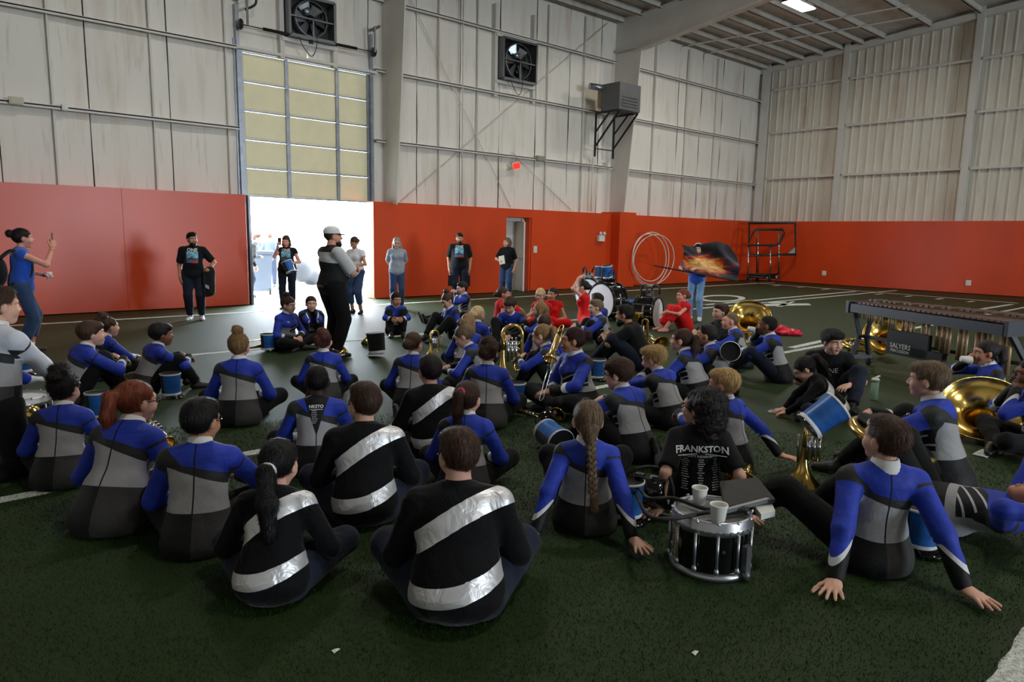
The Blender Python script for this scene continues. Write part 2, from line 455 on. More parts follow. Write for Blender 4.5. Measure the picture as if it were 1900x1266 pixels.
# sag rods and cross bracing
for (a, b) in (((9.9, 8.3), (13.9, 2.5)), ((17.9, 8.5), (10.1, 2.5)), ((13.9, 4.1), (16.5, 2.5))):
    part(MB().tube([(a[0], YW-.09, a[1]), (b[0], YW-.09, b[1])], .011, 6), 'brace_rod', M_STEEL, wall_back)
for x in (2.45, 4.2, 5.7, 11.3, 12.6, 15.3, 16.9, 20.5, 22.4, 24.3):
    part(MB().box((x, YW-.08, 5.4), (.035, .05, 6.2)), 'sag_strap', M_STEEL, wall_back)
# padding: panels with bevelled edges
def padpanel(x0, x1, z0, z1, y=YP, t=.46):
    b_ = .004; mb = MB(); p = [(x0, y+t), (x0, y+b_), (x0+b_, y), (x1-b_, y), (x1, y+b_), (x1, y+t)]
    return mb.prism([(a, b, z0) for a, b in p], (0, 0, 0), (0, 0, z1-z0))
for a, b in [(5.87-2.44*(i+1), 5.87-2.44*i) for i in range(5)]+[(9.05, 11.2), (11.2, 13.43), (14.43, 16.3), (16.3, 18.02), (18.85, 21), (21, 23.2), (23.2, 25.3), (25.3, XP)]:
    part(padpanel(a, b, .02, 2.44), 'wall_pad', M_PAD, wall_back)
part(padpanel(13.43, 14.43, 2.20, 2.44), 'wall_pad', M_PAD, wall_back)
part(padpanel(18.02, 18.85, .02, 2.5, YP-.38, .84), 'column_pad', M_PAD, wall_back)
part(MB().box((14.40, YP+.25, 1.1), (.06, .42, 2.2)), 'reveal_pad', M_PAD, wall_back)
# ---- doors in the main wall
d1 = empty('door_1', ((DX0+DX1)/2, YW+.05, 0), kind='structure')
cols = [DX0+.02, DX0+.02+(DX1-DX0)*.327, DX0+(DX1-DX0)*.728, DX1-.02]; rows = [DZ+i*(5.56-DZ)/5 for i in range(6)]
for i in range(3):
    for j in range(5):
        x0, x1, z0, z1 = cols[i]+.03, cols[i+1]-.03, rows[j]+.02, rows[j+1]-.02
        m_ = MB().box(((x0+x1)/2, YW+.045, (z0+z1)/2), (x1-x0, .04, z1-z0)).box(((x0+x1)/2, YW+.03, (z0+z1)/2), (x1-x0-.06, .03, z1-z0-.06))
        part(m_, 'panel', M_DOORP, d1)
for x in cols: part(MB().box((x, YW+.01, (DZ+5.56)/2), (.075, .05, 5.56-DZ)), 'stile', M_GALV, d1)
for z in rows: part(MB().box(((DX0+DX1)/2, YW+.015, z), (DX1-DX0-.04, .035, .035)), 'section_rail', M_GALV, d1)
for x in cols:
    for z in rows[1:5]: part(MB().box((x, YW-.02, z), (.09, .03, .10)), 'hinge', M_GALV, d1)
for s, x in ((-1, DX0-.06), (1, DX1+.03)):
    part(MB().box((x, YW-.06, 3.25), (.07, .10, 6.5)).box((x+s*.05, YW-.02, 2.9), (.05, .05, 5.8)), 'track', M_GALV, d1)
    part(MB().tube([(x, YW-.2, 6.55), (x, YW-.5, 6.62)], .02, 8).box((x, YW-.28, 6.6), (.05, .5, .05)).box((x-s*.1, YW-.45, 6.3), (.04, .04, .6)), 'track_bracket', M_GREY, d1)
    part(MB().lathe([(0, -.03), (.10, -.03), (.12, 0), (.10, .03), (0, .03)], 18, M=T(x-s*.02, YW-.25, 6.05)@RY(math.pi/2)), 'cable_drum', M_BLACK, d1)
part(MB().tube([(DX0-.1, YW-.25, 6.05), (DX1+.08, YW-.25, 6.05)], .014, 8), 'torsion_shaft', M_GREY, d1)
part(MB().tube([(DX0+.45, YW-.25, 6.05), (DX1-.45, YW-.25, 6.05)], [.035]*2, 10).box((7.6, YW-.2, 6.05), (.08, .12, .2)), 'torsion_spring', M_BLACK, d1)
part(MB().tube(catmull([(DX0-.05, YW-.3, 6.6), (DX0+.2, YW-.4, 6.75), (DX0+.25, YW-.4, 6.5), (DX0+.05, YW-.3, 6.35)]), .025, 6), 'cable_loop', M_BLACK, d1)
part(MB().box((DX1-.05, YP+.3, 1.22), (.06, .4, 2.44)), 'jamb', M_GALV, d1)
part(MB().box((DX0-.03, YP+.3, 1.22), (.05, .4, 2.44)), 'jamb', M_GALV, d1)
d2 = empty('door_2', (13.9, YP+.4, 0), kind='structure')
part(MB().box((13.95, YW+.1, 1.1), (1.0, .04, 2.2)), 'door_void', mat('pale_room', (190, 188, 182), .6), d2)
part(MB().box((14.30, YP+.30, 1.08), (.10, .12, 2.16)).box((13.50, YP+.36, 1.08), (.10, .12, 2.16)).box((13.9, YP+.36, 2.14), (.9, .12, .1)), 'door_frame', M_WHITE, d2)
lf = part(MB().box((14.22, YP+.05+.25, 1.04), (.045, .62, 2.06), RZ(-.25)[:3, :3]), 'door_leaf', M_WHITE, d2)
MB().tube([(0, 0, 0), (-.07, -.0, 0)], .018, 8).lathe([(0, -.03), (.03, -.02), (.03, .02), (0, .03)], 12, M=T(-.08, 0, 0)).build('door_knob', M_GALV, d2, M=T(.22, -.35, 1.0))
# ---- end wall: ribbed sheets
wall_right = empty('wall_right', (XW, 0, 0), kind='structure')
def ribsheet(wd, h):
    prof = []; n = 3; s = wd/n
    for i in range(n): prof += [(i*s, 0), (i*s+s*.42, 0), (i*s+s*.47, .03), (i*s+s*.56, .03), (i*s+s*.61, 0)]
    prof.append((wd, 0)); v = []; f = []
    for (y, x) in prof: v += [(-x, y, 0), (-x, y, h)]
    for i in range(len(prof)-1): f.append((2*i, 2*i+2, 2*i+3, 2*i+1))
    return MB().add(v, f)
_rs = None
for i in range(50):
    y = YW-.93*(i+1)
    if _rs is None:
        o = ribsheet(.93, 10.2).build('sheet', M_RIB, wall_right, M=None); _rs = o.data
    else: o = inst('sheet', _rs, wall_right)
    o.location = (0, y, 0)
part(MB().box((XW+.12, (YR+YW)/2, 5.2), (.1, YW-YR, 10.8)), 'backing', M_STEEL, wall_right)
ecol = [12.6, 8.3, 3.6, -1.2, -6, -11, -16, -21, -26]
for y in ecol: part(MB().box((XW-.13, y, 6.2), (.24, .03, 7.6)).box((XW-.25, y, 6.2), (.03, .22, 7.6)), 'column', M_STEEL, wall_right)
part(MB().box((XW-.24, YW-.32, 5.6), (.04, .34, 6.4)).box((XW-.10, YW-.3, 5.6), (.3, .03, 6.4)).box((XW-.04, YW-.02, 5), (.1, .1, 10)), 'corner_column', M_STEEL, wall_right)
eb = [YW-.5]+ecol
for z in (4.22, 6.05, 7.75, 9.2):
    for a, b in zip(eb[:-1], eb[1:]):
        if z < roof_z((a+b)/2)-.25:
            part(MB().box((XW-.10, (a+b)/2, z), (.14, a-b-.3, .03)).box((XW-.17, (a+b)/2, z-.03), (.02, a-b-.3, .07)), 'girt', M_STEEL, wall_right)
part(MB().box((XP+.17, (YR+YP)/2, 1.23), (.34, YP-YR, 2.42)), 'wall_pad', M_PAD, wall_right)
mb = MB()
for (ya, yb) in ((YW, 1.0), (1.0, YR)): mb.bar((XW-.12, ya, roof_z(ya)-.10), (XW-.12, yb, roof_z(yb)-.10), .22, .22)
part(mb, 'rake_beam', M_STEEL, wall_right)
# ---- left and rear walls (outside the view; they close the hall) with the opposite overhead door open
MB().box((XL-.1, (YR+YW)/2, 5.2), (.2, YW-YR, 10.8)).build('wall_left', M_SHEET, **ST)
RX0, RX1, RZT = 8.6, 15.4, 5.4
MB().box(((XL+RX0)/2, YR-.1, 5), (RX0-XL, .2, 10)).box(((RX1+XW)/2, YR-.1, 5), (XW-RX1, .2, 10)).box(((RX0+RX1)/2, YR-.1, (RZT+10)/2), (RX1-RX0, .2, 10-RZT)).build('wall_front', M_SHEET, **ST)
# ---- roof: sheets, purlins along the hall, rigid frames
ceiling = empty('ceiling', (0, 0, 9), kind='structure')
mb = MB()
for ya, yb in ((YW+.2, 1.0), (1.0, YR-.2)):
    za, zb = roof_z(ya), roof_z(yb)
    mb.add([(XL-.2, ya, za+.12), (XW+.2, ya, za+.12), (XW+.2, yb, zb+.12), (XL-.2, yb, zb+.12)], [(0, 1, 2, 3)])
    mb.add([(XL-.2, ya, za+.22), (XW+.2, ya, za+.22), (XW+.2, yb, zb+.22), (XL-.2, yb, zb+.22)], [(0, 3, 2, 1)])
part(mb, 'roof_sheet', M_ROOF, ceiling)
for y in np.arange(YW-.3, YR, -.75):
    wide = y > 11.2
    if not wide and int(round((YW-.3-y)/.75)) % 2: continue
    part(MB().box(((XL+XW)/2, y, roof_z(y)+.02), (XW-XL, .07, .20)).box(((XL+XW)/2, y-.04, roof_z(y)-.07), (XW-XL, .10, .02)), 'purlin', M_ROOF, ceiling)
for x in (22.0, 23.4):
    part(MB().bar((x, YW-.3, roof_z(YW)-.1), (x+2.6, 9.5, roof_z(9.5)-.1), .06, .03), 'roof_brace', M_STEEL, ceiling)
for x in (.6, 9.62, 18.42):
    mb = MB(); zb0 = 2.4
    for (ya, da, yb, db) in ((YW-.9, 1.05, 5.5, .62), (5.5, .62, -4, .62), (-4, .62, YR, 1.05)):
        za, zb = roof_z(ya)-.06, roof_z(yb)-.06
        mb.prism([(x, ya, za), (x, yb, zb), (x, yb, zb-db), (x, ya, za-da)], (-.01, 0, 0), (.01, 0, 0))
        mb.bar((x, ya, za-da), (x, yb, zb-db), .26, .025); mb.bar((x, ya, za), (x, yb, zb), .26, .025)
    part(mb, 'rafter', M_STEEL, ceiling)
    mb = MB(); zt = roof_z(YW-.9)
    mb.prism([(x, YW-.1, zb0), (x, YW-.5, zb0), (x, YW-.98, zt-1.0), (x, YW-1.0, zt), (x, YW-.1, zt+.05)], (-.012, 0, 0), (.012, 0, 0))
    mb.bar((x, YW-.5, zb0), (x, YW-.98, zt-.9), .30, .03, (1, 0, 0)); mb.bar((x, YW-.10, zb0), (x, YW-.10, zt), .30, .03, (1, 0, 0))
    mb.bar((x, YW-.98, zt-1.02), (x, YW-.1, zt-1.02), .30, .02)
    part(mb, 'column', M_STEEL, wall_back)
# ---- ceiling lights
def hibay(x, y, lab):
    z = roof_z(y)-.55
    o = empty('ceiling_light', (x, y, z), label=lab, cat='light', group='high bay ceiling lights')
    MB().prism([(-.62, -.24, 0), (.62, -.24, 0), (.62, .24, 0), (.62, .12, .1), (-.62, .12, .1), (-.62, .24, 0)], (0, 0, 0), (0, 0, .001)).build('lamp_body', M_WHITE, o)
    MB().box((0, 0, .06), (1.25, .42, .10), taper=.8).build('housing', M_WHITE, o)
    MB().box((0, 0, -.005), (1.2, .40, .02)).build('diffuser', mat('lamp_glow', (255, 255, 250), .5, emit=((255, 252, 240), 14)), o)
    [MB().tube([(sx, 0, .1), (sx, 0, .55)], .006, 5).build('hanger', M_GREY, o) for sx in (-.5, .5)]
    l = bpy.data.lights.new('lamp', 'AREA'); l.shape = 'RECTANGLE'; l.size = 1.2; l.size_y = .4; l.energy = LAMP_POWER; l.color = (1.0, .955, .86)
    lo = bpy.data.objects.new('lamp', l); lo.location = (0, 0, -.03); link(lo, o)
for i, (x, y) in enumerate([(*onz(1482, 14, 8.42)[:2], ), (14, 9.1), (5, 9.1), (14, 1), (5, 1), (14, -8), (5, -8), (14, -17), (5, -17)]):
    hibay(x, y, 'white fluorescent ceiling light glowing between roof purlins near the end wall' if i == 0 else 'white fluorescent ceiling light hanging overhead outside the picture')
# daylight openings: portals guide sampling of the sky through the two overhead doors
def portal(loc, rot, sx, sy):
    l = bpy.data.lights.new('portal', 'AREA'); l.shape = 'RECTANGLE'; l.size = sx; l.size_y = sy; l.cycles.is_portal = True
    o = bpy.data.objects.new('portal', l); o.location = loc; o.rotation_euler = rot; link(o)
portal(((DX0+DX1)/2, YW+.35, DZ/2), (R_(-90), 0, 0), DX1-DX0, DZ)
portal(((RX0+RX1)/2, YR-.3, RZT/2), (R_(90), 0, 0), RX1-RX0, RZT)

# ---- artificial grass: the nearer part of the pitch carries real fibres
def fibres():
    r = np.random.RandomState(1); n = 130000
    dist = 1.6+4.8*r.rand(n)**1.35; ang = YAW+R_(42)*(2*r.rand(n)-1); x = dist*np.sin(ang); y = dist*np.cos(ang)
    h = r.uniform(.008, .017, n)*(.8+dist*.05); w_ = r.uniform(.0011, .002, n)*(.7+dist*.16); a = r.rand(n)*6.283; le = r.rand(n)*.9; b = r.rand(n)*6.283
    base = np.stack([x, y, np.zeros(n)], 1); s_ = np.stack([np.cos(a), np.sin(a), 0*a], 1)*w_[:, None]; tip = base+np.stack([np.cos(b)*h*le, np.sin(b)*h*le, h], 1)
    V = np.stack([base-s_, base+s_, tip], 1).reshape(-1, 3); F = np.arange(3*n).reshape(-1, 3)
    me = mesh_np('turf_fibre', V, F, mat('turf_blade', (42, 70, 14), .7, spec=.12, noise=(40, .5)), smooth=False)
    link(bpy.data.objects.new('turf_fibre', me), floor, kind='stuff')
fibres()
# ================================================================== people: materials
def cloth(name, col, rough=.85, sheen=.25, amt=.12, bump=.35, spec=.25):
    if name in MATS: return MATS[name]
    m = mat(name, col, rough, spec=spec, noise=(9, amt), sheen=sheen); nt = m.node_tree; b = nt.nodes['Principled BSDF']
    tc = nt.nodes.new('ShaderNodeTexCoord'); folds(nt, tc, b, bump); return m
def folds(nt, tc, b, strength=.35, scale=11):
    n = tex(nt, tc, scale, (1, 1, 1), 3); n.inputs['Distortion'].default_value = .8
    bp = nt.nodes.new('ShaderNodeBump'); bp.inputs['Strength'].default_value = strength; bp.inputs['Distance'].default_value = .02
    nt.links.new(n.outputs[0], bp.inputs['Height']); nt.links.new(bp.outputs[0], b.inputs['Normal'])
BLUE = rgb((35, 59, 172)); CHAR = rgb((39, 41, 43)); BLACKC = rgb((13, 14, 18)); HEATHER = rgb((168, 168, 172)); WHITEC = rgb((225, 226, 230)); SILV = rgb((196, 198, 204)); DKGREY = rgb((58, 57, 58))
def uniform_mat(name, white_arm=False, open_back=False):
    m = bpy.data.materials.new(name); m.use_nodes = True; nt = m.node_tree; b = nt.nodes['Principled BSDF']; S.nt = nt
    x, v, y = attr(nt, 'tor'); t, a, w_ = attr(nt, 'arm'); tc = nt.nodes.new('ShaderNodeTexCoord')
    back = y.lt(0.0); front = y.gt(0.0)
    v1 = (x*-.55+.68)+((x*-1-.08).max(0)*2.2); v2 = x*-.85+.555
    waist = v.lt(0.0)
    n = S(tex(nt, tc, 260, (1, 1, 1), 2).outputs[0]); 
    hr = nt.nodes.new('ShaderNodeMix'); hr.data_type = 'RGBA'; nt.links.new(n.k, hr.inputs[0])
    hr.inputs[6].default_value = tuple(c*.55 for c in HEATHER[:3])+(1,); hr.inputs[7].default_value = tuple(c*1.3 for c in HEATHER[:3])+(1,)
    heather = hr.outputs[2]
    # plaid-like brush in the blue
    bb = nt.nodes.new('ShaderNodeMix'); bb.data_type = 'RGBA'; nb = tex(nt, tc, 7, (.6, .6, 6), 2); nt.links.new(nb.outputs[0], bb.inputs[0])
    bb.inputs[6].default_value = tuple(c*.62 for c in BLUE[:3])+(1,); bb.inputs[7].default_value = tuple(c*1.35 for c in BLUE[:3])+(1,)
    blue = bb.outputs[2]
    # front: silver slashes on the wearer's left chest
    fs = (v*1.0+x*1.5); sl = (fs*5.5).fract(); slz = x.lt(.03)*v.gt(.16)*v.lt(.62)*fs.lt(.52)
    if white_arm: blue = rgb((206, 210, 222))
    lay = [(v.gt(v2), CHAR), (v.gt(v1), blue),
           (front, blue), (front*v.lt(.42+x*.3), heather), (slz*front, BLACKC), (slz*front*sl.lt(.22), SILV),
           (front*((x-.075).abs().lt(.018))*((v-.74).abs().lt(.03)), SILV),
           (x.lt(-.172)*v.gt(.35), CHAR), (x.gt(.18)*v.gt(.35)*v.lt(.66), CHAR),
           (waist, BLACKC), (waist*back*x.gt(0.0)*v.gt(-.75), DKGREY),
           (back*x.abs().lt(.0045)*v.gt(-.6), BLACKC)]
    if open_back: lay.append((back*(x.abs()).lt((v-.2)*.125), BLACKC))
    edge = 1.36+a*.34
    arm = w_.gt(.5)
    lay += [(arm, rgb((208, 212, 224)) if white_arm else blue), (arm*t.lt(.16)*x.lt(0.0), CHAR), (arm*((t-.15).abs()).lt(.03)*x.gt(0.0), CHAR), (arm*t.gt(edge), BLACKC if not white_arm else bb.outputs[2]), (arm*((t-edge).abs().lt(.085)), WHITEC if not white_arm else BLACKC)]
    col = pick(nt, lay, heather)
    nt.links.new(col, b.inputs['Base Color']); b.inputs['Roughness'].default_value = .62; b.inputs['Specular IOR Level'].default_value = .3
    b.inputs['Sheen Weight'].default_value = .05
    folds(nt, tc, b, .45, 9); return m
def velvet_mat(name):
    m = bpy.data.materials.new(name); m.use_nodes = True; nt = m.node_tree; b = nt.nodes['Principled BSDF']; S.nt = nt
    x, v, y = attr(nt, 'tor'); t, a, w_ = attr(nt, 'arm'); tc = nt.nodes.new('ShaderNodeTexCoord')
    c1 = v-(.66+x*1.75-(x*x)*1.6); c2 = v-(-.20+x*.75+(x*x)*2.2)
    tors = w_.lt(.5)
    k = (c1.abs().lt(.15)+c2.abs().lt(.115)).min(1.0)*tors*y.lt(.04)
    k = k.max((c1.abs().lt(.15)+c2.abs().lt(.115)).min(1.0)*tors*y.gt(.04))
    nz = tex(nt, tc, 6, (1, 1, 3), 2)
    col = pick(nt, [(k, (.74, .74, .76, 1))], (.0045, .0045, .0055, 1))
    nt.links.new(col, b.inputs['Base Color']); nt.links.new((k*.55).k, b.inputs['Metallic']); nt.links.new((.8-k*.38).k, b.inputs['Roughness'])
    b.inputs['Sheen Weight'].default_value = .12; b.inputs['Sheen Roughness'].default_value = .4; b.inputs['Specular IOR Level'].default_value = .15
    folds(nt, tc, b, .8, 9); return m
M_UNI = uniform_mat('uniform_jacket'); M_UNI_W = uniform_mat('uniform_white_sleeve', True); M_UNI_O = uniform_mat('uniform_open_back', open_back=True); M_VEL = velvet_mat('velvet_silver_bands')
M_BLKTEE = cloth('black_cotton', (14, 15, 19), sheen=.06); M_TROUS = cloth('black_trousers', (13, 14, 17), bump=.5, sheen=.04); M_JEAN = cloth('blue_jeans', (48, 70, 108), bump=.5); M_DJEAN = cloth('dark_jeans', (24, 31, 48), bump=.5, sheen=.08); M_LJEAN = cloth('light_jeans', (122, 158, 200), bump=.5)
M_BLUETEE = cloth('royal_blue_cotton', (36, 82, 190)); M_GREYTEE = cloth('grey_cotton', (150, 160, 172)); M_RED = cloth('red_dress', (214, 20, 22), sheen=.1); M_WHTEE = cloth('white_cotton', (222, 224, 230)); M_NAVY = cloth('navy_cotton', (50, 60, 104))
M_COLLAR = cloth('white_collar', (232, 232, 234), bump=.1); M_SHOE = mat('black_shoe', (14, 14, 15), .5); M_SHOEB = mat('brown_shoe', (66, 52, 48), .6); M_SHOEW = mat('white_shoe', (225, 225, 228), .6); M_SOLE = mat('grey_sole', (72, 68, 66), .8); M_GLOVE = cloth('white_glove', (226, 228, 235), bump=.15)
M_EYEW = mat('eye_white', (225, 220, 215), .3); M_IRIS = mat('iris', (45, 30, 22), .2); M_LENS = mat('glasses_frame', (18, 17, 20), .3); M_CLEAR = mat('lens_sheen', (120, 130, 150), .08, metal=.2)
SKIN = {'fair': (222, 172, 150), 'pink': (226, 160, 138), 'tan': (190, 134, 104), 'brown': (128, 84, 62), 'dark': (62, 40, 32)}
HAIR = {'brown': (66, 44, 32), 'dark': (30, 23, 22), 'black': (14, 13, 15), 'blond': (184, 150, 100), 'dirty': (140, 108, 72), 'red': (122, 58, 34), 'auburn': (74, 34, 28), 'darkred': (52, 20, 24), 'grey': (150, 142, 134), 'mouse': (112, 92, 70), 'light': (206, 178, 130)}
def skin_mat(k):
    n = 'skin_'+k
    if n not in MATS:
        m = mat(n, SKIN[k], .5, noise=(14, .07), spec=.35); b = m.node_tree.nodes['Principled BSDF']
        b.inputs['Subsurface Weight'].default_value = .0
    return MATS[n]
def lip_mat(k): c = SKIN[k]; return mat('lip_'+k, (int(c[0]*.82), int(c[1]*.62), int(c[2]*.64)), .4)
def hair_mat(k):
    n = 'hair_'+k
    if n not in MATS:
        m = mat(n, HAIR[k], .5, spec=.3, noise=(26, .55, (3, 3, .35)), bump=(42, .75, (3, 3, .3)))
    return MATS[n]

# ================================================================== people: head, hand and shoe templates
def head_sdf(vox, jaw=1.0):
    """front is +Y, centre at ear height; 0.23 m from chin to crown"""
    pr = [(Ell((0, -.018, .030), (.0745, .093, .086)), .0), (Ell((0, .030, -.028), (.060*jaw, .062, .080)), .05), (Ell((0, .062, -.088), (.026*jaw, .024, .022)), .03),
          (Ell((0, .070, .030), (.052, .026, .016)), .03), (Ell((.040, .060, -.030), (.022, .026, .024)), .03), (Ell((-.040, .060, -.030), (.022, .026, .024)), .03),
          (Cone((0, .088, .012), (0, .108, -.024), .0085, .0125), .012), (Ell((.012, .098, -.030), (.009, .010, .008)), .008), (Ell((-.012, .098, -.030), (.009, .010, .008)), .008),
          (Ell((0, .088, -.054), (.022, .013, .0065)), .008), (Ell((0, .086, -.066), (.019, .013, .0075)), .008)]
    for s in (1, -1):
        pr += [(Ell((s*.078, -.008, -.004), (.011, .021, .032), RZ(s*-.35)), .008)]
    def post(D, G):
        for s in (1, -1): D = -smin(-D, Ell((s*.031, .094, .006), (.017, .013, .0095))(G), .012)
        return D
    D, lo = field(pr, vox, k=.03, post=post); return nets(D, lo, vox)
def head_mesh(vox, jaw):
    V, F = head_sdf(vox, jaw); c = V[F].mean(1); mi = np.zeros(len(F), int)
    mi[(np.abs(c[:, 0]) < .021) & (c[:, 2] < -.0475) & (c[:, 2] > -.0735) & (c[:, 1] > .087)] = 1
    bx = np.abs(c[:, 0]); mi[(bx > .014) & (bx < .047) & (c[:, 2] > .0205-(bx-.03)**2*6) & (c[:, 2] < .0295-(bx-.03)**2*6) & (c[:, 1] > .055)] = 2
    vs, fs, ms = [V], [F], [mi]; n = len(V)
    for s in (1, -1):
        for r, off, k in ((.0125, (s*.031, .0785, .0045), 3), (.0072, (s*.031, .0845, .0045), 4)):
            la = np.linspace(0, np.pi, 7); lg = np.linspace(0, 2*np.pi, 10, endpoint=False)
            v = np.array([(math.sin(a)*math.cos(b), math.cos(a), math.sin(a)*math.sin(b)) for a in la for b in lg])*r+off
            f = np.array([(i*10+j, (i+1)*10+j, (i+1)*10+(j+1) % 10, i*10+(j+1) % 10) for i in range(6) for j in range(10)])
            vs.append(v); fs.append(f+n); ms.append(np.full(len(f), k)); n += len(v)
    return np.concatenate(vs), np.concatenate(fs), np.concatenate(ms)
HEADS = {(q, j): head_mesh(v, jj) for q, v in (('hi', .0052), ('lo', .0085)) for j, jj in (('m', 1.06), ('f', .92))}
def hand_sdf(vox, curl, spread, thumb=.6):
    """wrist at origin, fingers along +Y, back of hand +Z, thumb on +X side"""
    pr = [(Cone((0, -.02, 0), (0, .02, 0), .026, .027), 0), (Ell((0, .050, 0), (.040, .050, .016)), .02), (Ell((.026, .03, -.008), (.020, .034, .015)), .015)]
    for i, (x, L) in enumerate(((.030, .072), (.010, .080), (-.011, .075), (-.030, .060))):
        a = np.array((x, .088-.006*abs(i-1.2), 0)); an = spread*(1.3-i)*.22; d0 = 0; r = .0098
        for j, fr in enumerate((.45, .31, .24)):
            d0 -= curl*(.55, .9, .7)[j]; d = np.array((math.sin(an)*math.cos(d0), math.cos(an)*math.cos(d0), math.sin(d0)))
            b = a+d*L*fr; pr.append((Cone(a, b, r, r*.9), .005 if j else .012)); a = b; r *= .9
    a = np.array((.030, .022, -.006)); 
    for j, (L, r) in enumerate(((.042, .013), (.032, .0105), (.026, .0095))):
        an = thumb-.28*j*(.6+curl); d = np.array((math.sin(an), math.cos(an), -.25-.35*curl*j)); d /= np.linalg.norm(d); b = a+d*L; pr.append((Cone(a, b, r, r*.92), .008)); a = b
    D, lo = field(pr, vox, k=.01); return nets(D, lo, vox)
HANDS = {(q, p): hand_sdf(v, *a) for q, v in (('hi', .0048), ('lo', .0085)) for p, a in (('flat', (.10, 1.0, .8)), ('relax', (.5, .35, .5)), ('grip', (1.15, .2, .55)))}
def shoe_sdf(vox, hightop=False):
    """ankle at origin, sole at z=-.08, toe along +Y"""
    pr = [(Cone((0, -.035, -.045), (0, .075, -.052), .041, .036), 0), (Cone((0, .07, -.055), (.004, .155, -.058), .040, .030), .03), (Cone((0, 0, .03 if hightop else .0), (0, -.01, -.04), .040, .042), .03)]
    def post(D, G): return np.maximum(D, -.083-G[..., 2])
    D, lo = field(pr, vox, k=.03, post=post); V, F = nets(D, lo, vox); c = V[F].mean(1); return V, F, (c[:, 2] < -.066).astype(int)
SHOES = {'hi': shoe_sdf(.009), 'lo': shoe_sdf(.014)}

